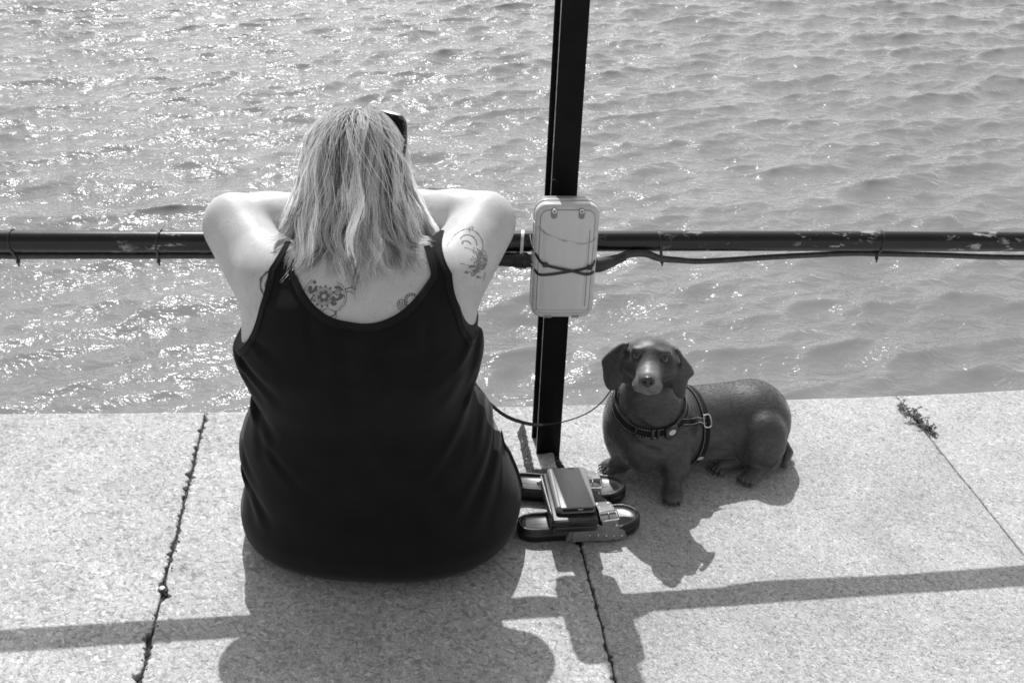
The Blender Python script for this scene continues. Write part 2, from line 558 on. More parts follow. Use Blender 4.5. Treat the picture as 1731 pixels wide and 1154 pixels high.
def ell(P, c, r, R=None):
    q = P - np.asarray(c, float)
    if R is not None:
        q = q @ np.asarray(R)           # columns of R = axes
    r = np.asarray(r, float)
    k0 = np.linalg.norm(q / r, axis=1); k1 = np.linalg.norm(q / (r * r), axis=1) + 1e-9
    return k0 * (k0 - 1.0) / k1

def smin(a, b, k):
    h = np.clip(0.5 + 0.5 * (b - a) / k, 0, 1)
    return b + (a - b) * h - k * h * (1 - h)

def smax(a, b, k):
    return -smin(-a, -b, k)

def iso(f, lo, hi, h, margin=2.5, newton=2):
    """surface nets over a sparse grid"""
    lo = np.asarray(lo, float); hi = np.asarray(hi, float)
    B = 6
    nb = np.ceil((hi - lo) / (h * B)).astype(int)
    N = nb * B + 1
    ax = [lo[i] + h * np.arange(N[i]) for i in range(3)]
    cb = [lo[i] + h * B * (np.arange(nb[i]) + 0.5) for i in range(3)]
    gb = np.stack(np.meshgrid(*cb, indexing='ij'), -1).reshape(-1, 3)
    vb = f(gb)
    near = (np.abs(vb) < h * B * 0.87 * margin).reshape(nb)
    V = np.repeat(np.repeat(np.repeat(vb.reshape(nb), B, 0), B, 1), B, 2)
    V = np.pad(V, ((0, 1),) * 3, mode='edge')
    m = np.zeros(N, bool)
    nn = np.repeat(np.repeat(np.repeat(near, B, 0), B, 1), B, 2)
    m[:-1, :-1, :-1] |= nn
    for d in ((1, 0, 0), (0, 1, 0), (0, 0, 1), (1, 1, 0), (1, 0, 1), (0, 1, 1), (1, 1, 1)):
        m[d[0]:N[0] - 1 + d[0], d[1]:N[1] - 1 + d[1], d[2]:N[2] - 1 + d[2]] |= nn
    idx = np.argwhere(m)
    pts = lo + idx * h
    V[m] = f(pts)
    ins = V < 0
    c000 = ins[:-1, :-1, :-1].astype(np.int8)
    s = np.zeros_like(c000)
    for dx in (0, 1):
        for dy in (0, 1):
            for dz in (0, 1):
                s += ins[dx:N[0] - 1 + dx, dy:N[1] - 1 + dy, dz:N[2] - 1 + dz]
    act = (s > 0) & (s < 8)
    cells = np.argwhere(act)
    vid = np.full(act.shape, -1, np.int64)
    vid[act] = np.arange(len(cells))
    acc = np.zeros((len(cells), 3)); cnt = np.zeros(len(cells))
    for axis in range(3):
        o1, o2 = [a for a in range(3) if a != axis]
        for i in (0, 1):
            for j in (0, 1):
                d0 = np.zeros(3, int); d0[o1] = i; d0[o2] = j
                d1 = d0.copy(); d1[axis] = 1
                A = cells + d0; Bq = cells + d1
                va = V[A[:, 0], A[:, 1], A[:, 2]]; vb2 = V[Bq[:, 0], Bq[:, 1], Bq[:, 2]]
                cr = (va < 0) != (vb2 < 0)
                tq = np.where(cr, va / np.where(cr, va - vb2, 1), 0)
                p = np.zeros_like(acc); p += d0; p[:, axis] += tq
                acc[cr] += p[cr]; cnt[cr] += 1
    X = lo + h * (cells + acc / cnt[:, None])
    quads = []
    for axis in range(3):
        o1, o2 = (axis + 1) % 3, (axis + 2) % 3
        sl0 = [slice(None)] * 3; sl1 = [slice(None)] * 3
        sl0[axis] = slice(0, -1); sl1[axis] = slice(1, None)
        a = ins[tuple(sl0)]; b = ins[tuple(sl1)]
        E = np.argwhere(a != b)
        ok = (E[:, o1] > 0) & (E[:, o2] > 0) & (E[:, o1] < N[o1] - 1) & (E[:, o2] < N[o2] - 1)
        E = E[ok]
        def cell(d1, d2):
            q = E.copy(); q[:, o1] -= d1; q[:, o2] -= d2
            return vid[q[:, 0], q[:, 1], q[:, 2]]
        Q = np.stack([cell(1, 1), cell(0, 1), cell(0, 0), cell(1, 0)], 1)
        flip = ~a[E[:, 0], E[:, 1], E[:, 2]]
        Q[flip] = Q[flip][:, ::-1]
        quads.append(Q)
    Q = np.concatenate(quads)
    Q = Q[(Q >= 0).all(1)]
    for _ in range(newton):
        v0 = f(X)
        g = grad(f, X)
        g2 = (g * g).sum(1) + 1e-6
        st = np.clip(v0 / g2, -h * 0.5, h * 0.5)
        X = X - g * st[:, None]
    return X, Q

_lat = np.random.default_rng(77).uniform(-1, 1, (32, 32, 32))
def vnoise(P, scale):
    q = np.asarray(P) * scale
    i = np.floor(q).astype(int); f = q - i
    f = f * f * (3 - 2 * f)
    o = np.zeros(len(q))
    for dx in (0, 1):
        for dy in (0, 1):
            for dz in (0, 1):
                w = (f[:, 0] if dx else 1 - f[:, 0]) * (f[:, 1] if dy else 1 - f[:, 1]) * (f[:, 2] if dz else 1 - f[:, 2])
                o += w * _lat[(i[:, 0] + dx) % 32, (i[:, 1] + dy) % 32, (i[:, 2] + dz) % 32]
    return o

def grad(f, X, e=0.0015):
    g = np.zeros_like(X)
    for i in range(3):
        d = np.zeros(3); d[i] = e
        g[:, i] = (f(X + d) - f(X - d)) / (2 * e)
    return g

def snap(f, X, off=0.0, it=6):
    X = np.array(X, float)
    for _ in range(it):
        g = grad(f, X); v = f(X) - off
        X = X - g * np.clip(v / ((g * g).sum(1) + 1e-6), -0.02, 0.02)[:, None]
    g = grad(f, X); g /= np.linalg.norm(g, axis=1)[:, None] + 1e-9
    return X, g

def spread(rows, zs):
    """smooth table lookup"""
    rows = np.asarray(rows, float)
    zf = np.linspace(rows[0, 0], rows[-1, 0], 240)
    out = []
    for k in range(1, rows.shape[1]):
        y = np.interp(zf, rows[:, 0], rows[:, k])
        ker = np.hanning(17); ker /= ker.sum()
        yp = np.pad(y, 8, mode='edge')
        out.append(np.interp(zs, zf, np.convolve(yp, ker, 'valid')))
    return out
# ================================================================== SETTING
# ---- the sea: a real wave surface, fine near the quay, coarser towards the horizon
WATER_Z = -1.12
def axis_coords(lo, hi, step, far, n_far):
    core = np.arange(lo, hi + step, step)
    g = np.geomspace(step * 1.5, far, n_far)
    right = core[-1] + np.cumsum(g * (far / g.sum()))
    left = core[0] - np.cumsum(g * (far / g.sum()))
    return core, left[::-1], right
cx_, lx_, rx_ = axis_coords(-6.2, 6.8, 0.0165, 1500, 60)
cy_, ly_, ry_ = axis_coords(3.3, 14.6, 0.0165, 2500, 60)
xs = np.concatenate([lx_, cx_, rx_]); ys = np.concatenate([[2.45, 2.7, 2.9, 3.05, 3.15, 3.22, 3.27], cy_, ry_])
X, Y = np.meshgrid(xs, ys)
dens = np.maximum(np.gradient(xs)[None, :], np.gradient(ys)[:, None])
Z = np.zeros_like(X); DX = np.zeros_like(X); DY = np.zeros_like(X)
wr = np.random.default_rng(11)
for k in range(80):
    lam = 10 ** wr.uniform(math.log10(0.095), math.log10(0.80))
    th = wr.normal(0.0, 0.40) + 0.34                       # travel direction measured from -Y
    if wr.random() < 0.15:
        th += wr.normal(0, 0.9)
    kx, ky = math.sin(th) * 2 * PI / lam, -math.cos(th) * 2 * PI / lam
    slope = 0.041 * (0.8 if lam < 0.25 else 1.0)
    a = slope * lam / (2 * PI)
    ph = wr.uniform(0, 2 * PI)
    # each wave train comes and goes in groups
    gx, gy, gp = wr.normal(0, 0.9), wr.normal(0, 0.9), wr.uniform(0, 6.28)
    env = 1.0 + 0.55 * np.sin(gx * X + gy * Y + gp)
    fade = np.clip((lam / np.maximum(dens, 1e-3) - 3) / 4, 0, 1)
    p = kx * X + ky * Y + ph
    amp = a * env * fade
    Z += amp * np.cos(p)
    s_ = amp * np.sin(p) * 0.8
    DX -= s_ * kx / math.hypot(kx, ky); DY -= s_ * ky / math.hypot(kx, ky)
ny_, nx_ = X.shape
V = np.stack([X + DX, Y + DY, WATER_Z + Z], -1).reshape(-1, 3)
i0 = (np.arange(ny_ - 1)[:, None] * nx_ + np.arange(nx_ - 1)[None, :]).ravel()
me = bpy.data.meshes.new('sea_water')
Fq = np.stack([i0, i0 + 1, i0 + nx_ + 1, i0 + nx_], 1)
me.vertices.add(len(V)); me.vertices.foreach_set('co', V.astype(np.float32).ravel())
me.loops.add(Fq.size); me.loops.foreach_set('vertex_index', Fq.astype(np.int32).ravel())
me.polygons.add(len(Fq))
me.polygons.foreach_set('loop_start', np.arange(0, Fq.size, 4, dtype=np.int32))
me.polygons.foreach_set('use_smooth', np.ones(len(Fq), bool))
me.update(calc_edges=True); me.validate()
me.materials.append(M_WATER)
water = bpy.data.objects.new('sea_water', me)
put(water, kind='structure', label='sunlit choppy sea water glittering behind the quay edge')

# ---- the quay: slabs of speckled stone, each its own piece
quay = thing('quay', (0, 1.4, 0), 'pale speckled stone quay of wide slabs above the water', None, None, 'structure')
JN = [-3.43, -2.48, -1.583, -0.733, 0.0875, 1.003, 1.93, 2.9]          # joint x where it meets the edge
EY = [1.92, 2.10, 2.232, 2.3165, 2.412, 2.5375, 2.70, 2.90]          # edge y there
GAP = [0.004, 0.004, 0.004, 0.0035, 0.0030, 0.0022, 0.004, 0.004]
CHIP = [0.5, 0.5, 0.5, 0.85, 0.6, 0.22, 0.4, 0.4]
Y_END = 0.75
def noise1(seed, n, step, octs=((0.30, 0.2), (0.08, 0.3), (0.025, 0.3), (0.009, 0.2))):
    r = np.random.default_rng(seed); s = np.arange(n) * step; o = np.zeros(n)
    for L, a in octs:
        m = int(n * step / L) + 3
        o += a * np.interp(s / L, np.arange(m), r.uniform(-1, 1, m))
    return o
NV = 430
jit = []
for k in range(len(JN)):
    cen = noise1(100 + k, NV, 0.004) * 0.0035 * CHIP[k]
    gl = GAP[k] / 2 + np.abs(noise1(200 + k, NV, 0.004, ((0.05, .4), (0.015, .4), (0.006, .3)))) ** 2 * 0.030 * CHIP[k]
    gr = GAP[k] / 2 + np.abs(noise1(300 + k, NV, 0.004, ((0.05, .4), (0.015, .4), (0.006, .3)))) ** 2 * 0.030 * CHIP[k]
    jit.append((cen - gl, cen + gr))
tv = np.linspace(0, 1, NV - 12)
tv = np.concatenate([tv * 0.985, 1 - 0.015 * (1 - np.linspace(0, 1, 13)[1:]) ** 1.7])   # closer rows at the nosing
for k in range(len(JN) - 1):
    xl0, yl0, xr0, yr0 = JN[k], EY[k], JN[k + 1], EY[k + 1]
    yl = Y_END + (yl0 - Y_END) * tv; yr = Y_END + (yr0 - Y_END) * tv
    xl = xl0 - 0.13 * (yl - yl0) + jit[k][1]; xr = xr0 - 0.13 * (yr - yr0) + jit[k + 1][0]
    wid = float(np.mean(xr - xl))
    dd = np.array([0, .0006, .0016, .003, .005, .008, .013, .02, .035])
    uu = np.concatenate([dd / wid, np.linspace(0.06, 0.94, 46), 1 - dd[::-1] / wid])
    U = np.broadcast_to(uu[None, :], (NV, len(uu)))
    XX = xl[:, None] * (1 - U) + xr[:, None] * U
    YY = yl[:, None] * (1 - U) + yr[:, None] * U
    eb = noise1(400 + k, len(uu), 0.012, ((0.4, .5), (0.1, .3), (0.03, .3)))
    nose_d = (1 - tv)[:, None] * (yl0 - Y_END)
    YY = YY + 0.004 * eb[None, :] * np.exp(-nose_d / 0.03)
    dl, dr = U * wid, (1 - U) * wid
    def roll(d, r):
        q = np.clip(1 - d / r, 0, 1)
        return -r * (1 - np.sqrt(np.clip(1 - q * q, 0, 1)))
    rng_k = np.random.default_rng(500 + k)
    chips_l = np.clip(noise1(600 + k, NV, 0.004, ((0.06, .5), (0.02, .5))), 0, 1)[:, None] * CHIP[k]
    chips_r = np.clip(noise1(700 + k, NV, 0.004, ((0.06, .5), (0.02, .5))), 0, 1)[:, None] * CHIP[k + 1]
    ZZ = roll(dl, 0.0035) + roll(dr, 0.0035) + roll(nose_d, 0.009)
    ZZ = ZZ - 0.010 * chips_l * np.exp(-(dl / 0.009) ** 2) - 0.010 * chips_r * np.exp(-(dr / 0.009) ** 2)
    ZZ = ZZ + 0.0012 * np.sin(XX * 5 + k) * np.sin(YY * 4 + 2 * k)
    top = np.stack([XX, YY, ZZ], -1)
    m = len(uu)
    g_ = G()
    F = [[i * m + j, i * m + j + 1, (i + 1) * m + j + 1, (i + 1) * m + j] for i in range(NV - 1) for j in range(m - 1)]
    ring = [i * m for i in range(NV)] + [(NV - 1) * m + j for j in range(1, m)] + [i * m + m - 1 for i in range(NV - 2, -1, -1)]
    tv_flat = top.reshape(-1, 3)
    low = tv_flat[ring].copy(); low[:, 2] = -0.24
    base = len(tv_flat)
    F += [[ring[i], ring[i + 1], base + i + 1, base + i] for i in range(len(ring) - 1)]
    g_.add(np.vstack([tv_flat, low]), F)
    g_.build('slab', M_STONE if k < 4 else M_STONE_FINE, quay, loc=(float(XX.mean()), float(YY.mean()), 0))
# dirt packed in the joints
g_ = G(); gr_ = np.random.default_rng(5)
for k in range(1, len(JN) - 1):
    yy = np.linspace(Y_END, EY[k] - 0.004, 500)
    cx0 = JN[k] - 0.13 * (yy - EY[k])
    lvl = -0.008 - 0.006 * noise1(800 + k, 500, 0.0035)
    V = np.concatenate([np.column_stack([cx0 - 0.016, yy, lvl - .012]), np.column_stack([cx0, yy, lvl]), np.column_stack([cx0 + 0.016, yy, lvl - .012])])
    g_.add(V, [[r * 500 + i, r * 500 + i + 1, (r + 1) * 500 + i + 1, (r + 1) * 500 + i] for r in range(2) for i in range(499)])
    dens_k = {3: 330, 4: 110, 5: 30}.get(k, 60)
    for _ in range(dens_k):
        y_ = gr_.uniform(1.35, EY[k] - .01); x_ = JN[k] - 0.13 * (y_ - EY[k]) + gr_.normal(0, 0.0055 * CHIP[k])
        s_ = gr_.uniform(0.0006, 0.0022)
        Vs, Fs = sphere((x_, y_, s_ * 0.3 - (0.004 if abs(x_ - (JN[k] - 0.13 * (y_ - EY[k]))) < .004 else 0)), (s_, s_ * gr_.uniform(.5, 1.4), s_ * .7), 5, 3)
        g_.add(Vs, Fs)
g_.build('joint_grit', M_GRIT, quay, kind='stuff')
# wall below the slabs and the paving behind the row
wall_pts = list(zip(JN, EY))
V = []; 
for x_, y_ in wall_pts:
    V += [[x_, y_ - 0.025, -0.242], [x_, y_ - 0.025, -3.0]]
mesh('quay_wall', V, [[2 * i, 2 * i + 1, 2 * i + 3, 2 * i + 2] for i in range(len(wall_pts) - 1)], M_ROUGH, quay, smooth=False)
V = [[-40, -40, -.006], [40, -40, -.006], [40, Y_END - .006, -.006], [-40, Y_END - .006, -.006]]
mesh('paving', V, [[0, 1, 2, 3]], M_STONE, None, (0, -5, -.006), smooth=False, kind='structure', label='pale stone paving behind the row of quay slabs')
V = [[-40, -1.5, -.3], [-3.4, 1.9, -.3], [-3.4, .7, -.3], [-40, .7, -.3], [2.9, 2.9, -.3], [40, 9, -.3], [40, .7, -.3], [2.9, .7, -.3]]
mesh('quay_bed', [[-3.5, .7, -.243], [3, .7, -.243], [3, 2.7, -.243], [-3.5, 1.85, -.243]], [[0, 1, 2, 3]], M_GRIT, quay, smooth=False)

# raised stone block the post stands on
def pad_f(P):
    q = (P - np.array([0.0705, 2.188, 0.0])) @ rotz(math.radians(7.4))
    hw = np.array([0.0300, 0.102, 0.030])
    n_ = .0016 * vnoise(P, 80) + .0013 * vnoise(P, 190) + .0008 * vnoise(P, 400)
    q = q.copy(); q[:, 0] = np.where(q[:, 0] < 0, q[:, 0] + .006 - .46 * np.clip(q[:, 2], -.01, .034), q[:, 0])
    d = np.abs(q) - hw + 0.003
    return np.linalg.norm(np.maximum(d, 0), axis=1) + np.minimum(d.max(1), 0) - 0.003 + n_
Vp, Qp = iso(pad_f, (0.01, 2.05, -0.035), (0.18, 2.32, 0.05), 0.0028, newton=1)
pad_o = mesh('plinth', Vp, Qp, M_ROUGH, quay)
pad_o.data.materials.append(M_GRIT)                     # the broken left side takes the dark material
for p_ in pad_o.data.polygons:
    if p_.normal.x < -.50 and p_.center.x < .07:
        p_.material_index = 1

# ---- post (H-section) and what is fixed to it
post = thing('steel_post', (0.093, 2.15, 0.024), 'tall black steel post rising out of frame between the seated person and the dog', 'post')
PR = (rotz(math.radians(9)), np.array([0.093, 2.15, 0.0]))
g_ = G()
g_.add(*bbox(0, 0.0035, 1.605, 0.054, 0.007, 3.21, 0.0016, 2, PR))
g_.add(*bbox(0, 0.0720, 1.605, 0.054, 0.007, 3.21, 0.0016, 2, PR))
g_.add(*bbox(0, 0.03775, 1.605, 0.007, 0.0605, 3.21, 0, 1, PR))
g_.build('beam', M_POST, post, sharp=40)
mesh('sunlit_edge', *bbox(-0.0271, 0.0028, 1.62, 0.0011, 0.0034, 3.18, 0.0004, 1, PR), M_SUNEDGE, post, sharp=40)  # sunlight on the flange edge, painted as a pale strip
def foot_f(P):
    q = (P - PR[1]) @ PR[0]
    n_ = .006 * vnoise(P, 70) + .003 * vnoise(P, 190)
    d = np.minimum(ell(q, (0.004, -0.012, 0.012), (0.018, 0.011, 0.013)), ell(q, (-0.004, -0.014, 0.008), (0.024, 0.014, 0.007)))
    d = np.minimum(d, np.maximum(np.abs(q[:, 2] - 0.004) - 0.004, np.maximum(np.abs(q[:, 0]) - 0.027, np.abs(q[:, 1] - 0.03) - 0.06)))
    return d + n_
Vp, Qp = iso(foot_f, (0.03, 2.08, -0.008), (0.16, 2.27, 0.045), 0.0026, newton=1)
mesh('foot_bracket', Vp, Qp, M_RUST, post)

# ---- handrail
RD = np.array([1, 0.144, -0.0154]); R0 = np.array([0.265, 2.15, 0.56])
def rail_at(x):
    return R0 + RD * (x - R0[0])
RR = 0.0215
xsr = np.linspace(-3.6, 3.6, 60)
Vr, Fr = tube([rail_at(x) + np.array([0, 0, 0.0012 * math.sin(3.1 * x)]) for x in xsr], RR, 28)
rail_o = mesh('handrail', Vr, Fr, M_RAIL, None, tuple(rail_at(0.0)), label='long black tubular handrail with chipped paint running across the quay edge', cat='handrail')
# conduit under the left half
pts = [rail_at(x) + np.array([0, 0.0, -RR - 0.0088 - 0.0012 * max(0, math.sin(4 * x + 1.0))]) for x in np.linspace(-3.4, 0.0, 50)]
pts += [np.array([0.03, 2.098, 0.533])]
Vc, Fc = tube(catmull(pts, 120), 0.0068, 12)
mesh('conduit', Vc, Fc, M_CABLE, None, tuple(pts[20]), label='thin straight black conduit running under the left half of the handrail', cat='conduit')
# cable and plug on the right
cp = [(.166, 2.085, .533), (.20, 2.105, .535), (.232, 2.119, .5435), (.266, 2.124, .5435), (.297, 2.130, .532), (.338, 2.146, .523), (.382, 2.158, .517),
      (.45, 2.173, .517), (.529, 2.186, .5205), (.62, 2.20, .5235), (.712, 2.2145, .5255), (.776, 2.2236, .5235), (.897, 2.241, .519), (1.058, 2.264, .511), (1.3, 2.30, .506), (1.7, 2.36, .515), (2.3, 2.44, .50), (3.2, 2.57, .49)]
cable = thing('power_cable', (0.166, 2.085, 0.533), 'black cable sagging under the right half of the handrail from the grey box', 'cable')
P_ = catmull(cp, 200)
Vc, Fc = tube(P_, np.interp(P_[:, 0], [.16, .24, .30, .36], [.0085, .0080, .0072, .0062]), 14)
mesh('sheath', Vc, Fc, M_CABLE, cable)
P_ = catmull([(.150, 2.080, .531), (.172, 2.087, .531), (.195, 2.102, .533), (.222, 2.114, .539)], 24)
Vc, Fc = tube(P_, np.interp(np.linspace(0, 1, 24), [0, .25, .5, .8, 1], [.0150, .0150, .0135, .0105, .0088]), 18)
mesh('plug', Vc, Fc, M_BLACKRUB, cable)
sock = thing('cable_gland', (0.02, 2.09, 0.535), 'fat black connector sleeve on the left side of the grey box', 'connector')
P_ = catmull([(-.045, 2.086, .533), (0.0, 2.086, .534), (.02, 2.083, .535), (.045, 2.080, .535)], 24)
Vc, Fc = tube(P_, np.interp(np.linspace(0, 1, 24), [0, .3, .36, .7, .74, 1], [.013, .0145, .0165, .0165, .0135, .0135]), 18)
mesh('sleeve', Vc, Fc, M_BLACKRUB, sock)

def loop_tie(name, x, drop, rc, mat, label, group, lean=0.0, wid=0.0042, head=True):
    c = rail_at(x); c2 = c + np.array([0, drop[0], drop[1]])
    pts = []
    ax = np.array([c2[1] - c[1], c2[2] - c[2]])
    cand = [(c[1] + (RR + .0012) * math.cos(a), c[2] + (RR + .0012) * math.sin(a)) for a in np.linspace(0, 2 * PI, 48, endpoint=False)]
    cand += [(c2[1] + (rc + .0012) * math.cos(a), c2[2] + (rc + .0012) * math.sin(a)) for a in np.linspace(0, 2 * PI, 32, endpoint=False)]
    P2 = sorted(set(cand))
    def half(ps):
        h = []
        for p in ps:
            while len(h) >= 2 and (h[-1][0] - h[-2][0]) * (p[1] - h[-2][1]) - (h[-1][1] - h[-2][1]) * (p[0] - h[-2][0]) <= 0:
                h.pop()
            h.append(p)
        return h
    hull = half(P2)[:-1] + half(P2[::-1])[:-1]
    hull = np.array(hull + [hull[0]])
    P = np.column_stack([x + lean * (hull[:, 1] - c[2]), hull])
    cen = P.mean(0)
    Nn = P - cen; Nn[:, 0] = 0; Nn /= np.linalg.norm(Nn, axis=1)[:, None]
    root = thing(name, tuple(c + np.array([0, 0, RR])), label, 'cable tie', group)
    V, F = strip(P, (1, 0, 0), Nn, wid, 0.0012)
    mesh('band', V, F, mat, root, sharp=40)
    i = int(np.argmin(P[:, 2]))
    V, F = bbox(P[i, 0], P[i, 1] - 0.003, P[i, 2] - 0.0025, wid * 1.5, 0.0075, 0.0065, 0.001, 1)
    mesh('head', V, F, mat, root, sharp=40)
    V, F = strip(np.array([[P[i, 0], P[i, 1] - .003, P[i, 2] - .005], [P[i, 0] + .001, P[i, 1] - .005, P[i, 2] - .011]]), (1, 0, 0), (0, 1, 0), wid * .8, .001)
    mesh('tail', V, F, mat, root, sharp=40)
TG = 'cable ties round the handrail'
loop_tie('cable_tie', -0.962, (0, -0.031), .0068, M_TIE, 'black cable tie round rail and conduit, nearest the left edge', TG, -0.10)
loop_tie('cable_tie', -0.694, (0, -0.031), .0068, M_TIE, 'black cable tie round rail and conduit, just left of the raised elbow', TG, 0.12)
loop_tie('cable_tie', 0.012, (-.02, -0.026), .015, M_WTIE, 'white cable tie beside the left side of the grey box', TG, 0.03, 0.0062)
loop_tie('cable_tie', 0.296, (-.022, -0.024), .0075, M_TIE, 'black cable tie where the cable humps up right of the box', TG, -0.18)
loop_tie('cable_tie', 0.772, (0, -0.0275), .0065, M_TIE, 'black cable tie on the rail far right of the dog', TG, 0.05)

# ---- grey junction box strapped to the post
box = thing('junction_box', (0.096, 2.078, 0.427), 'grey rounded plastic junction box strapped to the post with black ties', 'junction box')
BRm = rotz(math.radians(5.5))
BM = (np.stack([BRm[:, 0], np.array([0, 0, 1.0]), -BRm[:, 1]], 1), np.array([0.096, 2.078, 0.5485]))
def BL(pts):                                             # box-face coordinates (x right, y up, out of the face) to the world
    return np.asarray(pts, float) @ BM[0].T + BM[1]
mesh('housing', *prism(rrect(.121, .241, .021), -.028, 0.0, .004, 3, BM), M_BOXDARK, box, sharp=35)
mesh('gasket', *prism(rrect(.1285, .2475, .0245), -.003, .003, .0012, 2, BM), M_BOXRIM, box, sharp=35)
mesh('lid', *prism(rrect(.1265, .2455, .0235), .0032, .028, .0075, 5, BM), M_BOXRIM, box, sharp=50)
mesh('panel_seam', *prism(rrect(.1085, .2245, .0172), .0279, .02835, 0, 1, BM), M_BOXDARK, box, smooth=False)
mesh('cover_panel', *prism(rrect(.106, .222, .016), .0281, .0294, .0011, 3, BM), M_BOX, box, sharp=50)
for sx in (-.0455, .0455):
    mesh('inner_rib', *prism(rrect(.0016, .165, .0007) + np.array([sx, -.012]), .0295, .0299, .0002, 1, BM), M_BOXDARK if sx > 0 else M_BOXRIM, box, smooth=False)
    mesh('inner_rib', *prism(rrect(.0010, .150, .0004) + np.array([sx * .91, -.018]), .0295, .0298, .0002, 1, BM), M_BOXRIM, box, smooth=False)
g_ = G()
for sx in (-.0275, .0265):
    mesh('screw_recess', *prism(rrect(.0125, .022, .006) + np.array([sx, .1045]), .0296, .0302, .0003, 1, BM), M_BOXDARK, box, sharp=40)
    a = np.linspace(0, 2 * PI, 20, endpoint=False)
    circ = np.column_stack([np.cos(a), np.sin(a)])
    s_o = mesh('screw', *prism(circ * .0050 + np.array([sx, .110]), .0303, .0322, .0008, 2, BM), M_STEEL, box, sharp=40)
    cr = G()
    for q_ in (0.4, 0.4 + PI / 2):
        c_, s_ = math.cos(q_), math.sin(q_)
        rr = np.array([[-.0033, -.0007], [.0033, -.0007], [.0033, .0007], [-.0033, .0007]]) @ np.array([[c_, s_], [-s_, c_]])
        cr.add(*prism(rr + np.array([sx, .110]), .0322 + .0001 * (q_ > 1), .03245 + .0001 * (q_ > 1), 0, 1, BM))
    cr.build('screw_slot', M_GRIT, s_o, smooth=False)
for sx in (-.028, .028):
    mesh('foot', *prism(rrect(.015, .006, .002) + np.array([sx, -.1195]), .0245, .0285, .0008, 2, BM), M_BOXDARK, box, sharp=40)
mesh('bottom_trim', *prism(rrect(.112, .0045, .002) + np.array([0, -.1055]), .0296, .0304, .0004, 1, BM), M_BOXRIM, box, sharp=40)
def box_tie(pts, w, mat, heads=(), name='cable_tie'):
    P = np.array(pts, float)
    P = np.concatenate([catmull(P[:, :3], 60)])
    W = BL(P); Tn = np.gradient(W, axis=0); Tn /= np.linalg.norm(Tn, axis=1)[:, None]
    cen = BL([[0, P[:, 1].mean(), -.02]])[0]
    Nn = W - cen
    Nn[:, 2] *= 0.05
    Nn -= Tn * (Nn * Tn).sum(1)[:, None]; Nn /= np.linalg.norm(Nn, axis=1)[:, None]
    Wd = np.cross(Nn, Tn)
    o = mesh(name, *strip(W, Wd, Nn, w, .0013), mat, box, sharp=45)
    for hx, hy in heads:
        h_ = rrect(.0105, .0085, .002) + np.array([hx, hy])
        mesh('tie_head', *prism(h_, .0305, .0375, .0012, 2, BM), mat, o, sharp=40)
box_tie([(-.0665, .034, -.03), (-.0655, .026, .004), (-.0585, .017, .0285), (-.040, -.003, .0322), (.017, -.0165, .0336), (.043, -.0235, .0322), (.0585, -.0205, .0285), (.0655, -.018, .004), (.0665, -.018, -.03)], .0052, M_TIE, [(-.040, -.0025)])
box_tie([(-.0665, -.012, -.03), (-.0655, -.014, .004), (-.0590, -.017, .0285), (-.044, -.0255, .0315), (.017, -.0165, .0318), (.051, -.0075, .0318), (.0590, .002, .0285), (.0655, .012, .004), (.0665, .016, -.03)], .0052, M_TIE, [(.0495, -.008)])
box_tie([(-.0665, .084, -.02), (-.0658, .082, .010), (-.058, .077, .029), (-.040, .062, .0306), (-.012, .050, .0306), (.030, .041, .0306), (.052, .046, .0306), (.0590, .053, .0285), (.0658, .062, .004), (.0665, .066, -.02)], .0024, M_OLDTIE)
# ================================================================== PERSON, seated on the edge with her back to us
A_ = np.array
#        z     xleft   xright  yback  yfront
TORSO = [(-.06, -.400, -.120, 1.84, 2.00),
         (-.02, -.465, -.065, 1.750, 2.06),
         (.010, -.506, -.015, 1.716, 2.10),
         (.035, -.521, .006, 1.697, 2.13),
         (.075, -.525, .018, 1.688, 2.15),
         (.130, -.508, .004, 1.692, 2.15),
         (.160, -.508, -.008, 1.698, 2.14),
         (.205, -.519, -.026, 1.710, 2.13),
         (.255, -.508, -.048, 1.714, 2.11),
         (.300, -.486, -.076, 1.719, 2.09),
         (.335, -.474, -.092, 1.722, 2.08),
         (.380, -.488, -.086, 1.720, 2.06),
         (.430, -.502, -.072, 1.716, 2.05),
         (.480, -.504, -.069, 1.716, 2.03),
         (.530, -.485, -.083, 1.722, 2.00),
         (.575, -.455, -.110, 1.742, 1.975),
         (.615, -.410, -.160, 1.778, 1.955),
         (.660, -.360, -.215, 1.822, 1.94)]
SC = A_([-.296, 1.94, 0.750])                              # centre of the skull
S_L, E_L, W_L = A_([-.437, 1.862, .565]), A_([-.538, 1.985, .632]), A_([-.365, 2.062, .637])
S_R, E_R, W_R = A_([-.135, 1.872, .572]), A_([-.060, 2.030, .640]), A_([-.215, 2.098, .637])
def torso_f(P):
    xl, xr, yb, yf = spread(TORSO, P[:, 2])
    cx, cy = (xl + xr) / 2, (yb + yf) / 2
    a, b = (xr - xl) / 2, (yf - yb) / 2
    dx, dy = (P[:, 0] - cx) / a, (P[:, 1] - cy) / b
    n = 2.5
    r = (np.abs(dx) ** n + np.abs(dy) ** n) ** (1 / n)
    d = (r - 1) * np.minimum(a, b) * 0.9
    d = smax(d, P[:, 2] - 0.655, 0.035)
    # spine furrow and shoulder blades
    sp = np.exp(-((P[:, 0] - cx) / 0.022) ** 2) * np.clip((P[:, 2] - .30) / .12, 0, 1) * np.clip((.60 - P[:, 2]) / .06, 0, 1) * (P[:, 1] < cy)
    d = d + 0.005 * sp
    return smax(d, 0.003 - P[:, 2], 0.025)
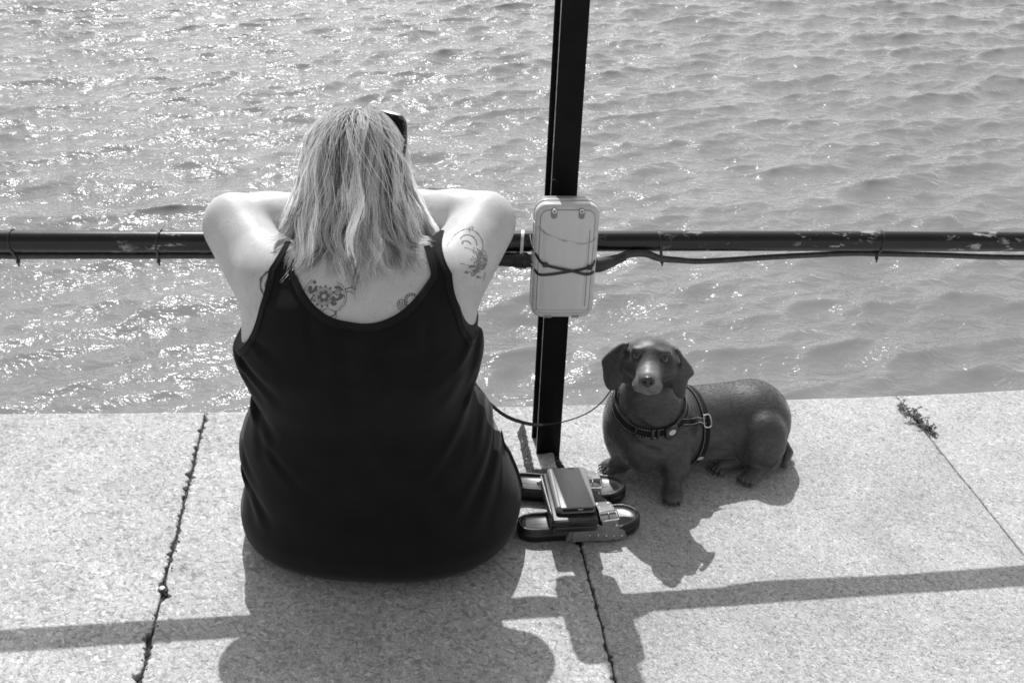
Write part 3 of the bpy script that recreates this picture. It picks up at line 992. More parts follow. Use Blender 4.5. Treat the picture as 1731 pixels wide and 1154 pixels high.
def arm(P, S, E, W, side):
    d = cap(P, S, E, .066, .054)
    d = smin(d, cap(P, S + A_([0, .01, -.055]), E + A_([0, -.01, -.02]), .060, .045), .03)
    d = smin(d, ell(P, S + A_([-.008 * side, .01, .022]), (.062, .06, .052)), .03)
    f = smin(cap(P, E, W, .050, .034), ell(P, (E * .65 + W * .35), (.06, .05, .046)), .02)
    return smin(d, f, .016)
def hand(P, base, dirn, up):
    dirn = dirn / np.linalg.norm(dirn); side = np.cross(up, dirn)
    R = np.stack([dirn, side, up], 1)
    d = ell(P, base + dirn * .045, (.052, .040, .016), R)
    for k, (o, L) in enumerate(((-.030, .066), (-.010, .076), (.010, .072), (.029, .056))):
        a = base + dirn * .082 + side * o; m_ = a + dirn * L * .5 - up * .006; e = m_ + dirn * L * .42 - up * .020
        d = smin(d, np.minimum(cap(P, a, m_, .0095, .0088), cap(P, m_, e, .0088, .0075)), .006)
    a = base + dirn * .02 - side * .034
    d = smin(d, np.minimum(cap(P, a, a + dirn * .035 - side * .022, .013, .010), cap(P, a + dirn * .035 - side * .022, a + dirn * .062 - side * .024, .010, .008)), .008)
    return d
def head_f(P):
    c = SC
    d = ell(P, c + A_([0, -.006, .018]), (.076, .094, .092))
    d = smin(d, ell(P, c + A_([0, .030, -.045]), (.060, .062, .078)), .03)
    d = smin(d, cap(P, c + A_([0, .085, -.010]), c + A_([0, .106, -.038]), .010, .014), .012)    # nose
    d = smin(d, ell(P, c + A_([0, .074, -.104]), (.026, .022, .020)), .02)                      # chin
    d = smin(d, ell(P, c + A_([0, .088, -.066]), (.024, .010, .0055)), .006)                    # lips
    d = smin(d, ell(P, c + A_([0, .086, -.078]), (.020, .010, .006)), .006)
    for s in (-1, 1):
        d = smin(d, ell(P, c + A_([s * .030, .080, .022]), (.024, .012, .008)), .012)            # brow
        d = smax(d, -ell(P, c + A_([s * .032, .094, .004]), (.017, .014, .011)), .010)           # socket
        d = smin(d, ell(P, c + A_([s * .077, .002, -.012]), (.010, .020, .032), rotz(s * .35)), .008)   # ear
    return d
def leg(P, hx, kx):
    hip, kn = A_([hx, 1.95, .088]), A_([kx, 2.445, .076])
    an = A_([kx, 2.485, -.330])
    d = cap(P, hip, kn, .090, .066)
    d = smin(d, cap(P, kn, an, .058, .037), .03)
    d = smin(d, ell(P, kn + A_([0, .005, -.13]), (.05, .055, .10)), .03)
    d = smin(d, cap(P, an + A_([0, -.01, -.045]), an + A_([0, .15, -.085]), .036, .024), .025)
    return d
def body_f(P):
    d = torso_f(P)
    d = smin(d, cap(P, (-.285, 1.865, .60), (-.288, 1.93, .735), .064, .055), .05)
    d = smin(d, cap(P, (-.398, 1.862, .592), (-.172, 1.866, .596), .056, .056), .045)
    al = arm(P, S_L, E_L, W_L, 1); ar = arm(P, S_R, E_R, W_R, -1)
    al = smin(al, hand(P, W_L, A_([.9, .16, -.06]), A_([0.06, 0, 1.0])), .016)
    ar = smin(ar, hand(P, W_R + A_([0, .004, .006]), A_([-.75, .6, -.02]), A_([0, 0, 1.0])), .016)
    d = smin(d, np.minimum(al, ar), .022)
    d = smin(d, head_f(P), .02)
    d = smin(d, np.minimum(leg(P, -.395, -.40), leg(P, -.125, -.205)), .04)
    return d

LAB = 'person in black tank top seated on the quay edge, back turned, arms on the handrail'
PERSON_LOC = (-.26, 1.93, 0.0)
Vb, Qb = iso(body_f, (-.66, 1.66, -.50), (.10, 2.74, .90), 0.0062)
person = mesh('person', Vb, Qb, M_SKIN, None, PERSON_LOC, label=LAB, cat='person', group=None)
for s in (-1, 1):
    e_ = mesh('eye', *sphere(SC + A_([s * .031, .079, .004]), .0115, 14, 8), M_BADGE, person)
    mesh('iris', *sphere(SC + A_([s * .031, .0885, .004]), (.0055, .0025, .0055), 12, 6), M_PUPIL, e_)

# ---- tank top: shell round the torso with neck and arm openings, pulled into creases at the waist
CREASES = [((-.482, .449), (-.405, .385), .0045), ((-.480, .425), (-.44, .37), .003), ((-.500, .345), (-.425, .300), .008), ((-.480, .340), (-.455, .245), .0035),
           ((-.53, .182), (-.440, .115), .007), ((-.515, .17), (-.485, .085), .003), ((-.51, .235), (-.47, .18), .0025), ((-.45, .50), (-.40, .47), .002),
           ((-.060, .494), (-.115, .350), .0045), ((-.075, .47), (-.14, .40), .0025), ((-.055, .375), (-.105, .255), .008), ((-.060, .355), (-.075, .225), .004), ((-.01, .270), (-.090, .140), .006),
           ((-.030, .300), (-.065, .215), .004), ((.0, .22), (-.05, .10), .003), ((-.035, .33), (-.03, .20), .003), ((-.10, .29), (-.17, .20), .002), ((-.43, .27), (-.37, .20), .002), ((-.35, .545), (-.34, .47), .002), ((-.15, .545), (-.155, .47), .002)]
def crease(P):
    x, z = P[:, 0], P[:, 2]
    o = np.zeros(len(P))
    for (a, b, dp) in CREASES:
        a = A_(a); b = A_(b); ba = b - a; L = np.linalg.norm(ba)
        px, pz = x - a[0], z - a[1]
        tt = (px * ba[0] + pz * ba[1]) / (L * L)
        pd = (px * ba[1] - pz * ba[0]) / L + .006 * np.sin(tt * 2.4)
        w = .0075 + .006 * np.clip(tt, 0, 1)
        along = np.clip(1 - tt, 0, 1) ** .8 * np.clip((tt + .35) / .35, 0, 1)
        o += dp * along * (np.exp(-(pd / w) ** 2) - .55 * np.exp(-((pd - 1.9 * w) / w) ** 2))
    return 1.35 * o * (P[:, 1] < 1.99)
def tank_base(P):
    d = torso_f(P)
    d = smin(d, cap(P, (-.398, 1.862, .592), (-.172, 1.866, .596), .056, .056), .045)
    d = smin(d, cap(P, (-.285, 1.865, .60), (-.288, 1.93, .735), .064, .055), .05)
    for S, E, sd in ((S_L, E_L, 1), (S_R, E_R, -1)):
        a = cap(P, S, E, .066, .054)
        a = smin(a, cap(P, S + A_([0, .01, -.055]), E + A_([0, -.01, -.02]), .060, .045), .03)
        a = smin(a, ell(P, S + A_([-.008 * sd, .01, .022]), (.062, .06, .052)), .03)
        d = smin(d, a, .022)
    return d
def neck_hole(P):
    x = (P[:, 0] + .2665) / (.1375 - .85 * np.clip(P[:, 2] - .62, 0, .07))
    zc = np.where(P[:, 1] < 1.88, .556, .53) + .13
    z = np.minimum((P[:, 2] - zc) / .13, 0)
    return (np.sqrt(x * x + z * z) - 1) * .12
def arm_hole(P, c, r):
    lean = (1 if c[0] < -.3 else -1) * (.2 * np.clip(P[:, 2] - .56, 0, .06) + .8 * np.clip(P[:, 2] - .62, 0, .06))
    x = (P[:, 0] - c[0] - lean) / r[0]; z = (P[:, 2] - c[1]) / r[1]
    return (np.sqrt(x * x + z * z) - 1) * min(r)
AH_L, AR_L = (-.560, .600), (.117, .158)
AH_R, AR_R = (.010, .605), (.111, .150)
def tank_shell(P, off):
    return tank_base(P) - off + .0030 * np.clip((P[:, 2] - .57) / .05, 0, 1) - .0065 * np.clip((.50 - P[:, 2]) / .06, 0, 1) + crease(P)
HEM_R = lambda P: np.where((P[:, 0] > -.10) & (P[:, 2] < .235), (P[:, 1] - (1.955 - .10 * np.clip(P[:, 2], 0, .3))), -1.0)
def tank_f(P):
    d = tank_shell(P, .0065)
    d = smax(d, -(tank_base(P) + .012), .002)
    d = smax(d, -neck_hole(P), .003)
    d = smax(d, -arm_hole(P, AH_L, AR_L), .003)
    d = smax(d, -arm_hole(P, AH_R, AR_R), .003)
    d = smax(d, HEM_R(P) * .7, .003)
    d = smax(d, P[:, 2] - .69, .003)
    d = smax(d, np.minimum(P[:, 2] - .54, P[:, 1] - 1.94), .003)
    return smax(d, .0015 - P[:, 2], .004)
Vt, Qt = iso(tank_f, (-.60, 1.66, -.02), (.08, 2.20, .72), 0.0052, margin=2.0, newton=1)
tank = mesh('tank_top', Vt, Qt, M_TANK, person, sharp=50)
# ribbed edging sewn round the openings, following the cloth
def outline_on(fn_surface, pts, off):
    return snap(fn_surface, pts, off, 10)
def first_hit(f, P0, axis, start, stop, n=110):
    # walk along one axis from outside until the cloth is met
    ts = np.linspace(start, stop, n)
    Q = np.repeat(P0[:, None, :], n, 1); Q[:, :, axis] = ts[None, :]
    v = f(Q.reshape(-1, 3)).reshape(len(P0), n)
    inside = v < 0
    ok = inside.any(1)
    i = np.clip(np.argmax(inside, 1), 1, n - 1)
    r = np.arange(len(P0))
    v0, v1 = v[r, i - 1], v[r, i]
    X_ = P0.copy(); X_[:, axis] = ts[i - 1] + (ts[i] - ts[i - 1]) * v0 / (v0 - v1 + 1e-12)
    return X_, ok
def edging(P0, w=.0115, th=.0022, axis=1, start=1.64, stop=1.96, name='rib_edging'):
    fs = lambda P: tank_shell(P, .0078)
    X_, ok = first_hit(fs, P0, axis, start, stop)
    X_ = X_[ok]
    k_ = np.ones(5) / 5
    X_[:, axis] = np.convolve(np.pad(X_[:, axis], 2, mode='edge'), k_, 'valid')
    N_ = grad(fs, X_); N_ /= np.linalg.norm(N_, axis=1)[:, None] + 1e-9
    T_ = np.gradient(X_, axis=0); T_ /= np.linalg.norm(T_, axis=1)[:, None] + 1e-9
    N_ -= T_ * (N_ * T_).sum(1)[:, None]; N_ /= np.linalg.norm(N_, axis=1)[:, None] + 1e-9
    Wd = np.cross(N_, T_)
    o = mesh(name, *strip(X_, Wd, N_, w, th), M_TRIM, tank, sharp=50)
    for s in (-.30, .30):
        mesh('seam', *tube(X_ + Wd * w * s + N_ * th * .5, .0007, 5, False), M_TANK, o)
q = np.sin(np.linspace(-.5 * PI, .5 * PI, 110))
zq = .552 + .128 * (1 - np.sqrt(np.clip(1 - q ** 2, 0, 1)))
edging(np.column_stack([-.2665 + (.1415 - .85 * np.clip(zq - .62, 0, .07)) * q, np.full(110, 1.74), zq]))
def arm_edge(c, r, sgn):
    u = np.linspace(-.66, .245, 120) * PI * .5
    z = c[1] + (r[1] + .004) * np.sin(u)
    edging(np.column_stack([c[0] + sgn * (r[0] + .004) * np.cos(u) + sgn * (.2 * np.clip(z - .56, 0, .06) + .8 * np.clip(z - .62, 0, .06)), np.full(120, 1.74), z]))
arm_edge(AH_L, AR_L, 1)
arm_edge(AH_R, AR_R, -1)
# hem down the right hip
zz = np.linspace(.012, .225, 60)
edging(np.column_stack([np.full(60, .03), 1.949 - .10 * zz, zz]), .010, axis=0, start=.10, stop=-.12, name='hem')

# ---- knit shorts showing at the right hip
def shorts_f(P):
    d = smin(torso_f(P), np.minimum(leg(P, -.395, -.40), leg(P, -.125, -.205)), .04)
    wv = .0012 * np.sin(P[:, 1] * 190) * np.sin(P[:, 2] * 150 + 2 * np.sin(P[:, 1] * 40))
    d2 = smax(d - .0035 + wv, -(d + .006), .002)
    d2 = smax(d2, P[:, 1] - 2.30, .003)
    d2 = smax(d2, P[:, 2] - .27, .003)
    d2 = smax(d2, np.minimum(1.93 - P[:, 1], P[:, 2] - .02) * .7, .003)
    d2 = smax(d2, np.minimum(-.20 - P[:, 0], 1.98 - P[:, 1]) * .7, .003)
    return smax(d2, .0015 - P[:, 2], .003)
Vs, Qs = iso(shorts_f, (-.60, 1.66, -.02), (.08, 2.36, .32), 0.006, margin=2.0, newton=1)
mesh('shorts', Vs, Qs, M_SHORTS, person, sharp=50)

# ---- tattoos: flat ink laid on the skin
def tattoo(name, origin, strokes, soft=(), tilt=0.0, seen_from=(0, 0, 1.45)):
    O, N0 = snap(body_f, A_([origin]), 0, 10)
    O, N0 = O[0], N0[0]
    U = np.cross(A_([0, 0, 1.0]), N0); U /= np.linalg.norm(U)
    Vv = np.cross(N0, U)
    c_, s_ = math.cos(tilt), math.sin(tilt)
    U, Vv = U * c_ + Vv * s_, Vv * c_ - U * s_
    root = None
    for group_, mat in ((strokes, M_INK), (soft, M_INKSOFT)):
        if not group_:
            continue
        g_ = G()
        for pts, w in group_:
            P2 = np.asarray(pts, float)
            n = max(6, int(np.linalg.norm(np.diff(P2, axis=0), axis=1).sum() / .0022))
            P2 = catmull(P2, n) if len(P2) > 2 else np.linspace(P2[0], P2[1], n)
            P3, N3 = snap(body_f, O + P2[:, :1] * U + P2[:, 1:2] * Vv, .0005, 5)
            T3 = np.gradient(P3, axis=0); T3 /= np.linalg.norm(T3, axis=1)[:, None] + 1e-9
            Wd = np.cross(N3, T3)
            ww = w * (1 + .25 * np.sin(np.arange(n) * .9))
            L_, R_ = P3 - Wd * ww[:, None] / 2, P3 + Wd * ww[:, None] / 2
            g_.add(np.vstack([L_, R_]), [[i, i + 1, n + i + 1, n + i] for i in range(n - 1)])
        o = g_.build(name, mat, person)
def circ(cx, cy, r, a0=0, a1=360, n=24, ry=None):
    a = np.radians(np.linspace(a0, a1, n))
    return np.column_stack([cx + r * np.cos(a), cy + (ry or r) * np.sin(a)])
mm = .001
def gear(cx, cy, r, teeth, hub, w):
    out = [(circ(cx, cy, r), w)]
    for k in range(teeth):
        a = 2 * PI * k / teeth
        out.append(([(cx + r * .95 * math.cos(a), cy + r * .95 * math.sin(a)), (cx + r * 1.28 * math.cos(a), cy + r * 1.28 * math.sin(a))], w * 1.5))
    out.append((circ(cx, cy, hub, n=12), w * .8))
    return out
# clockwork on the left shoulder blade
st = []
st += [(circ(.006, .002, .0155, n=40), .0009), (circ(.006, .002, .0125, n=40), .0007)]
for a in range(0, 360, 60):
    c_, s_ = math.cos(math.radians(a + 15)), math.sin(math.radians(a + 15))
    for q_ in (.25, .0, -.25):
        st.append(([(.006 + .004 * math.cos(math.radians(a + 15 + q_ * 80)), .002 + .004 * math.sin(math.radians(a + 15 + q_ * 80))), (.006 + .0112 * math.cos(math.radians(a + 15 + q_ * 60)), .002 + .0112 * math.sin(math.radians(a + 15 + q_ * 60)))], .0026))
for a in range(0, 360, 30):
    c_, s_ = math.cos(math.radians(a)), math.sin(math.radians(a))
    st.append(([(.006 + .0165 * c_, .002 + .0165 * s_), (.006 + .0205 * c_, .002 + .0205 * s_)], .0034))
st += gear(.029, .012, .0048, 7, .0018, .0013)
st += [([(.020, .002), (.026, -.002), (.034, .002), (.038, .010)], .0062), ([(.021, -.006), (.026, -.010), (.030, -.006)], .005), ([(.022, .020), (.030, .021), (.037, .016)], .004)]
st += [(circ(.016, .002, .030, -50, 75, 30), .0010), (circ(.016, .002, .0265, -45, 70, 30), .0007)]
st += [([(-.020, .030), (-.029, .018), (-.030, .004), (-.024, -.010), (-.016, -.018)], .0011), ([(-.015, .031), (-.024, .018), (-.025, .004), (-.019, -.008)], .0008)]
st += [([(-.021, .018), (-.019, .006), (-.012, .012), (-.010, .020)], .0058), ([(-.017, .024), (-.012, .027)], .005), ([(-.013, -.001), (-.016, -.008)], .003)]
st += [(circ(-.017, -.014, .0042, n=14), .0012), (circ(-.017, -.014, .0018, n=10), .0012)]
st += [([(-.010, -.016), (-.008, -.024), (-.002, -.026), (.006, -.024)], .0055), ([(-.013, -.024), (-.004, -.033), (.004, -.036)], .0011)]
st += [([(.008, -.024), (.014, -.019), (.022, -.020), (.030, -.024), (.034, -.031), (.030, -.038), (.022, -.040), (.013, -.036), (.009, -.030), (.008, -.024)], .0011), ([(.014, -.036), (.023, -.034), (.031, -.028), (.032, -.020)], .0026), ([(.010, -.040), (.018, -.036), (.026, -.030)], .0009), ([(.0, -.044), (.010, -.036)], .0009)]
st += [([(.040, .018), (.050, .023), (.060, .021)], .0016), ([(.041, .015), (.052, .016), (.056, .012)], .0012), ([(.046, .021), (.056, .027)], .0012), ([(.038, .008), (.045, .006)], .0010)]
tattoo('shoulder_tattoo', (-.338, 1.75, .600), st)
# small coiled figure on the right shoulder blade
s2 = []
s2 += [(circ(.006, .004, .0125, -30, 205, 26), .0012), (circ(.006, .004, .0085, -25, 200, 22), .0010)]
for a in range(-20, 200, 24):
    c_, s_ = math.cos(math.radians(a)), math.sin(math.radians(a))
    s2.append(([(.006 + .0085 * c_, .004 + .0085 * s_), (.006 + .0125 * c_, .004 + .0125 * s_)], .0018))
for k in range(4):
    s2.append(([(-.020 + k * .0042, .004 + k * .001), (-.021 + k * .0042, -.004), (-.017 + k * .0040, -.012), (-.015 + k * .004, -.016)], .0016))
s2 += [([(-.021, .002), (-.014, .008), (-.006, .006)], .0014), ([(-.019, -.014), (-.015, -.019), (-.010, -.013)], .0014), ([(-.006, -.002), (.001, -.008), (.009, -.004), (.012, -.011)], .0030), ([(-.008, -.012), (.000, -.016), (.008, -.014)], .0032), ([(.008, .000), (.011, -.005)], .0026), ([(.018, -.004), (.016, -.010), (.010, -.014)], .0014)]
tattoo('small_tattoo', (-.178, 1.75, .600), s2)
# lettering and feathered shape fading on the right upper arm
s3 = [(circ(.014, .014, .026, -55, 100, 26), .0011), ([(.031, .024), (.037, .030), (.043, .028), (.039, .025)], .0012), ([(.030, -.008), (.034, -.018), (.032, -.030), (.028, -.024)], .0012), ([(.032, -.030), (.024, -.036), (.016, -.037)], .0010)]
s3 += [([(-.034, -.022), (-.027, -.026), (-.031, -.020), (-.021, -.028), (-.024, -.033), (-.014, -.036)], .0010), ([(-.012, -.040), (-.009, -.046), (-.006, -.042)], .0017), ([(-.012, -.041), (.001, -.052)], .0020), ([(.017, -.048), (.018, -.056), (.014, -.064), (.018, -.062), (.021, -.054), (.019, -.050)], .0011), ([(.016, -.064), (.010, -.068)], .0009), ([(.004, -.054), (.008, -.052), (.012, -.055)], .0008)]
s3 += [([(-.002, .010), (.010, -.002), (.020, -.014), (.026, -.030)], .0009), ([(-.030, -.006), (-.014, -.020), (.004, -.033), (.014, -.036)], .0010)]
f3 = []
fr = random.Random(3)
for k in range(70):
    x0, y0 = fr.uniform(-.022, .026), 0
    y0 = fr.uniform(-.036 + .3 * max(0, -x0), -.010 + .25 * x0)
    f3.append(([(x0, y0), (x0 + fr.uniform(.002, .006), y0 - fr.uniform(-.001, .005)), (x0 + fr.uniform(.006, .010), y0 - fr.uniform(.0, .006))], .0011))
f3 += [([(-.004, .034), (.008, .041), (.020, .038)], .0009), (circ(.016, .014, .013, -60, 120, 16), .0018), (circ(.008, .012, .007, -30, 150, 12), .0026), ([(-.020, .030), (-.006, .036)], .0008)]
SCL = 1.3
for k in range(60):
    x0 = fr.uniform(-.016, .026); y0 = fr.uniform(-.034, .004 - .5 * abs(x0 - .012))
    f3.append(([(x0, y0), (x0 + fr.uniform(-.002, .004), y0 - fr.uniform(.002, .006))], .0016))
s3 = [(np.asarray(p_) * SCL, w_ * 1.15) for p_, w_ in s3]; f3 = [(np.asarray(p_) * SCL, w_ * 1.2) for p_, w_ in f3]
tattoo('arm_tattoo', (-.076, 1.87, .650), s3, f3)
s4 = [([(.012, .034), (.002, .026), (-.006, .016), (-.010, .004), (-.008, -.008), (-.002, -.018)], .0034), ([(.020, .030), (.008, .022), (.002, .012), (-.001, .000), (.002, -.010)], .0012), ([(-.008, .014), (-.012, .008), (-.009, .002)], .0026)]
tattoo('scroll_tattoo', (-.438, 1.80, .592), s4, [([(-.01, .07), (.004, .073), (.010, .068)], .0012), ([(.010, .068), (.016, .060)], .0010)])

# ---- hair
hr = np.random.default_rng(21)
def skull_pt(phi, th, k):
    """phi round the vertical (0 = back, + = right), th from the crown; k = how far off the scalp"""
    r = A_([.079, .098, .100]) * k
    d = np.stack([np.sin(th) * np.sin(phi), -np.sin(th) * np.cos(phi), np.cos(th)], -1)
    return SC + A_([0, -.004, .016]) + d * r
NG, NPT = 400, 30
tones, roots, strands = [], [], []
tt = np.linspace(0, 1, NPT)
def guide(phi, lay, length, flare, wave, wph, part, curl, x0=0.0):
    # from the parting over the skull to the widest level, then falls free
    D0 = A_([math.sin(x0), math.sin(part) * math.cos(x0), math.cos(part) * math.cos(x0)])
    E0 = A_([math.sin(phi), -math.cos(phi), -.03]); E0 /= np.linalg.norm(E0)
    om = math.acos(float(np.clip(D0 @ E0, -1, 1)))
    s = tt * length
    arc_len = om * .094
    w = np.clip(s / arc_len, 0, 1)
    D = (np.sin((1 - w) * om)[:, None] * D0 + np.sin(w * om)[:, None] * E0) / math.sin(om)
    k = 1.0 + lay * np.clip(s / .05, 0, 1) ** .8
    k = 1 + (k - 1) * (1 - .55 * np.clip(D[:, 2], 0, 1))
    P = SC + A_([0, -.004, .016]) + D * A_([.076, .098, .099]) * k[:, None]
    fall = np.maximum(s - arc_len, 0)
    P[:, 2] -= fall
    f2 = np.clip(fall / .2, 0, 1.3)
    out = A_([math.sin(phi), -math.cos(phi), 0]); side = A_([math.cos(phi), math.sin(phi), 0])
    P += out * (flare * f2 ** 1.3 + .4 * wave * np.sin(s * 38 + 2.1 * wph) * np.clip(s / .2, 0, 1))[:, None]
    P += side * ((wave * np.sin(s * (34 + 16 * abs(math.sin(wph))) + wph) * np.clip(s / .22, 0, 1.2)) + curl * f2 ** 2.2 + .006 * np.sin(s * 14 + wph * 2) * np.clip(s / .1, 0, 1))[:, None]
    return P
def sink(P, clear):
    """hair lies on the back and shoulders instead of passing through"""
    sh = P.shape
    Q = P.reshape(-1, 3)
    low = Q[:, 2] < .70
    if low.any():
        q = Q[low]
        v = body_f(q)
        bad = v < clear
        if bad.any():
            qq = q[bad]
            g = grad(body_f, qq); g /= np.linalg.norm(g, axis=1)[:, None] + 1e-9
            qq = qq + g * np.clip(clear - v[bad], 0, .05)[:, None]
            q[bad] = qq
        Q[low] = q
    return Q.reshape(sh)
allP, tone = [], []
for gi in range(NG):
    phi = hr.uniform(-1, 1)
    phi = math.copysign(abs(phi) ** .9, phi) * math.radians(122)
    top = hr.random()
    lay = hr.uniform(.04, .14) if top < .55 else hr.uniform(.14, .25)
    part = math.radians(hr.uniform(-14, 42))
    x0 = math.radians(hr.normal(3, 7)) + .16 * math.sin(phi)
    length = hr.uniform(.285, .345) + .05 * math.sin(part) - .016 * abs(phi) - .06 * (hr.random() < .22)
    flare = hr.uniform(.004, .040) + .062 * (abs(math.sin(phi))) ** 2
    curl = hr.normal(0, .034) + .026 * math.sin(phi) + (.022 if phi > .55 else 0)
    Gd = guide(phi, lay, length, flare, hr.uniform(.003, .012), hr.uniform(0, 6.28), part, curl, x0)
    n = int(hr.uniform(14, 50))
    tn = float(np.clip(hr.normal(.56, .27), .10, 1.0)) * (1.35 if abs(phi) > 1.0 else 1.0) * (.98 + .34 * math.sin(phi * 5.1 + 1.0) * math.sin(phi * 2.3 + .4))
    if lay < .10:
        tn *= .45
    spreadw = hr.uniform(.0014, .0050)
    off = hr.normal(0, 1, (n, 1, 3)) * spreadw
    w_ = (.35 + .65 * np.abs(tt - .15) ** .8)[None, :, None] * (1.0 + .0 * off)
    fr_ = np.cumsum(hr.normal(0, .00042, (n, NPT, 3)), axis=1)
    S = Gd[None] + off * w_ + fr_ * (tt[None, :, None] ** 1.2) * 2.0
    cut = hr.beta(5, 1.6, n) * .26 + .74
    ti = cut[:, None] * tt[None, :]
    i0_ = np.clip((ti * (NPT - 1)).astype(int), 0, NPT - 2); fz = ti * (NPT - 1) - i0_
    S = np.take_along_axis(S, i0_[..., None].repeat(3, 2), 1) * (1 - fz)[..., None] + np.take_along_axis(S, (i0_ + 1)[..., None].repeat(3, 2), 1) * fz[..., None]
    allP.append(S); tone += list(np.clip(tn * hr.normal(1, .10, n), .1, 1.0))
# stray hairs crossing the back of the head
for k in range(260):
    phi = hr.uniform(-1.9, 1.9)
    Gd = guide(phi, hr.uniform(.20, .34), hr.uniform(.12, .27), hr.uniform(.01, .05), hr.uniform(.002, .010), hr.uniform(0, 6.28), math.radians(hr.uniform(-10, 40)), hr.normal(0, .03), hr.normal(0, .1))
    dr = hr.normal(0, .45)
    ang = phi + dr * tt ** 1.2
    c0 = SC + A_([0, -.004, .016])
    dphi = dr * tt ** 1.2
    rel = Gd - c0
    x2 = rel[:, 0] * np.cos(dphi) - rel[:, 1] * np.sin(dphi); y2 = rel[:, 0] * np.sin(dphi) + rel[:, 1] * np.cos(dphi)
    S = np.column_stack([x2, y2, rel[:, 2]]) + c0
    allP.append(S[None]); tone.append(hr.uniform(.6, .95))
H = np.concatenate(allP)
H = sink(H, .006)
def hair_object(name, H, tone, mat, parent, rad=.00040):
    n, m, _ = H.shape
    hc = bpy.data.hair_curves.new(name)
    hc.add_curves([m] * n)
    L = WLOC[parent.name]
    hc.attributes['position'].data.foreach_set('vector', (H.reshape(-1, 3) - L).astype(np.float32).ravel())
    ra = hc.attributes.get('radius') or hc.attributes.new('radius', 'FLOAT', 'POINT')
    prof = rad * np.clip(1.15 - np.linspace(0, 1, m) ** 3 * .85, .2, 1.2)
    ra.data.foreach_set('value', np.tile(prof, n).astype(np.float32))
    ta = hc.attributes.new('tone', 'FLOAT', 'CURVE')
    ta.data.foreach_set('value', np.asarray(tone, np.float32))
    hc.materials.append(mat)
    o = bpy.data.objects.new(name, hc)
    put(o, parent, (0, 0, 0))
    return o
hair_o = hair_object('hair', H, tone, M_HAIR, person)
# darker mass of hair beneath the outer locks
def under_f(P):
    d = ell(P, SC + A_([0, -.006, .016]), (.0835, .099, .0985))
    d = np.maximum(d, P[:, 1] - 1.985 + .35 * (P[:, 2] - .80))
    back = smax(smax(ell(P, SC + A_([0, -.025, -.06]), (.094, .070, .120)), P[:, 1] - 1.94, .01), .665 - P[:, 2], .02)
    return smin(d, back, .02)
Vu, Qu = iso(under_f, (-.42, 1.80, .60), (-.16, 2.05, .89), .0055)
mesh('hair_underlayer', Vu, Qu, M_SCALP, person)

# ---- sunglasses pushed up on the crown
sg = thing('sunglasses', (-.287, 2.0, .83), 'dark tortoiseshell sunglasses pushed up on top of the blonde head', 'sunglasses')
SGM = (rotz(math.radians(-4)) @ np.stack([A_([-1, 0, 0]), A_([0, -.34, .94]), A_([0, .94, .34])], 1), A_([-.277, 2.004, .838]))
for s in (-1, 1):
    out_ = rrect(.068, .050, .010) + A_([s * .037, 0])
    inn_ = rrect(.055, .038, .010) + A_([s * .037, 0])
    n_ = len(out_)
    zf = lambda p: -.35 * p[:, 0] ** 2 / .08
    ringV = np.vstack([np.column_stack([out_, zf(out_) + .003]), np.column_stack([inn_, zf(inn_) + .003]), np.column_stack([inn_, zf(inn_) - .002]), np.column_stack([out_, zf(out_) - .002])])
    F = [[r * n_ + k, r * n_ + (k + 1) % n_, ((r + 1) % 4) * n_ + (k + 1) % n_, ((r + 1) % 4) * n_ + k] for r in range(4) for k in range(n_)]
    fr_o = mesh('frame', ringV @ SGM[0].T + SGM[1], F, M_TORT, sg, sharp=35)
    lv = np.vstack([np.column_stack([inn_, zf(inn_)]), np.column_stack([inn_, zf(inn_) - .0015])])
    mesh('lens', lv @ SGM[0].T + SGM[1], [list(range(n_)), list(range(n_, 2 * n_))[::-1]], M_LENS, sg, smooth=False)
    hx = s * .070
    tp = A_([(hx, .010, -.022), (hx + s * .004, .006, -.040), (hx + s * .008, 0, -.08), (hx + s * .004, -.012, -.125)])
    tp = catmull(tp, 16) @ SGM[0].T + SGM[1]
    mesh('temple', *strip(tp, SGM[0][:, 1], SGM[0][:, 0], np.linspace(.015, .008, 16), .004), M_TORT, sg, sharp=40)
mesh('bridge', *tube(catmull([(-.006, .008, .0), (0, .011, .003), (.006, .008, .0)], 8) @ SGM[0].T + SGM[1], .003, 8), M_TORT, sg)
# ================================================================== DOG: a short-haired dachshund lying beside the post, looking up
HC = A_([.296, 2.104, .318])
hf = A_([-.137, -.968, .208]); hf /= np.linalg.norm(hf)
hrt = np.cross(A_([0, 0, 1.0]), -hf); hrt /= np.linalg.norm(hrt)
hrt = A_([.990, -.140, 0.0])
hu = np.cross(hrt, -hf); hu = hu if hu[2] > 0 else -hu
hu /= np.linalg.norm(hu)
HR = np.stack([hrt, hf, hu], 1)                           # columns: right, forward, up
def HL(r, f, u):
    return HC + hrt * r + hf * f + hu * u
EAR_L = [(-.046, .034), (-.062, .030), (-.080, .014), (-.094, -.004), (-.1035, -.019), (-.1045, -.027), (-.100, -.044), (-.096, -.064), (-.087, -.080), (-.076, -.0845), (-.064, -.080), (-.054, -.067), (-.052, -.046), (-.058, -.028), (-.060, -.012), (-.055, .006), (-.047, .022)]
EAR_R = [(.046, .034), (.058, .029), (.071, .012), (.086, -.006), (.096, -.024), (.093, -.034), (.086, -.040), (.083, -.062), (.082, -.080), (.073, -.086), (.061, -.080), (.051, -.062), (.049, -.050), (.053, -.036), (.060, -.022), (.062, -.006), (.058, .010), (.048, .022)]
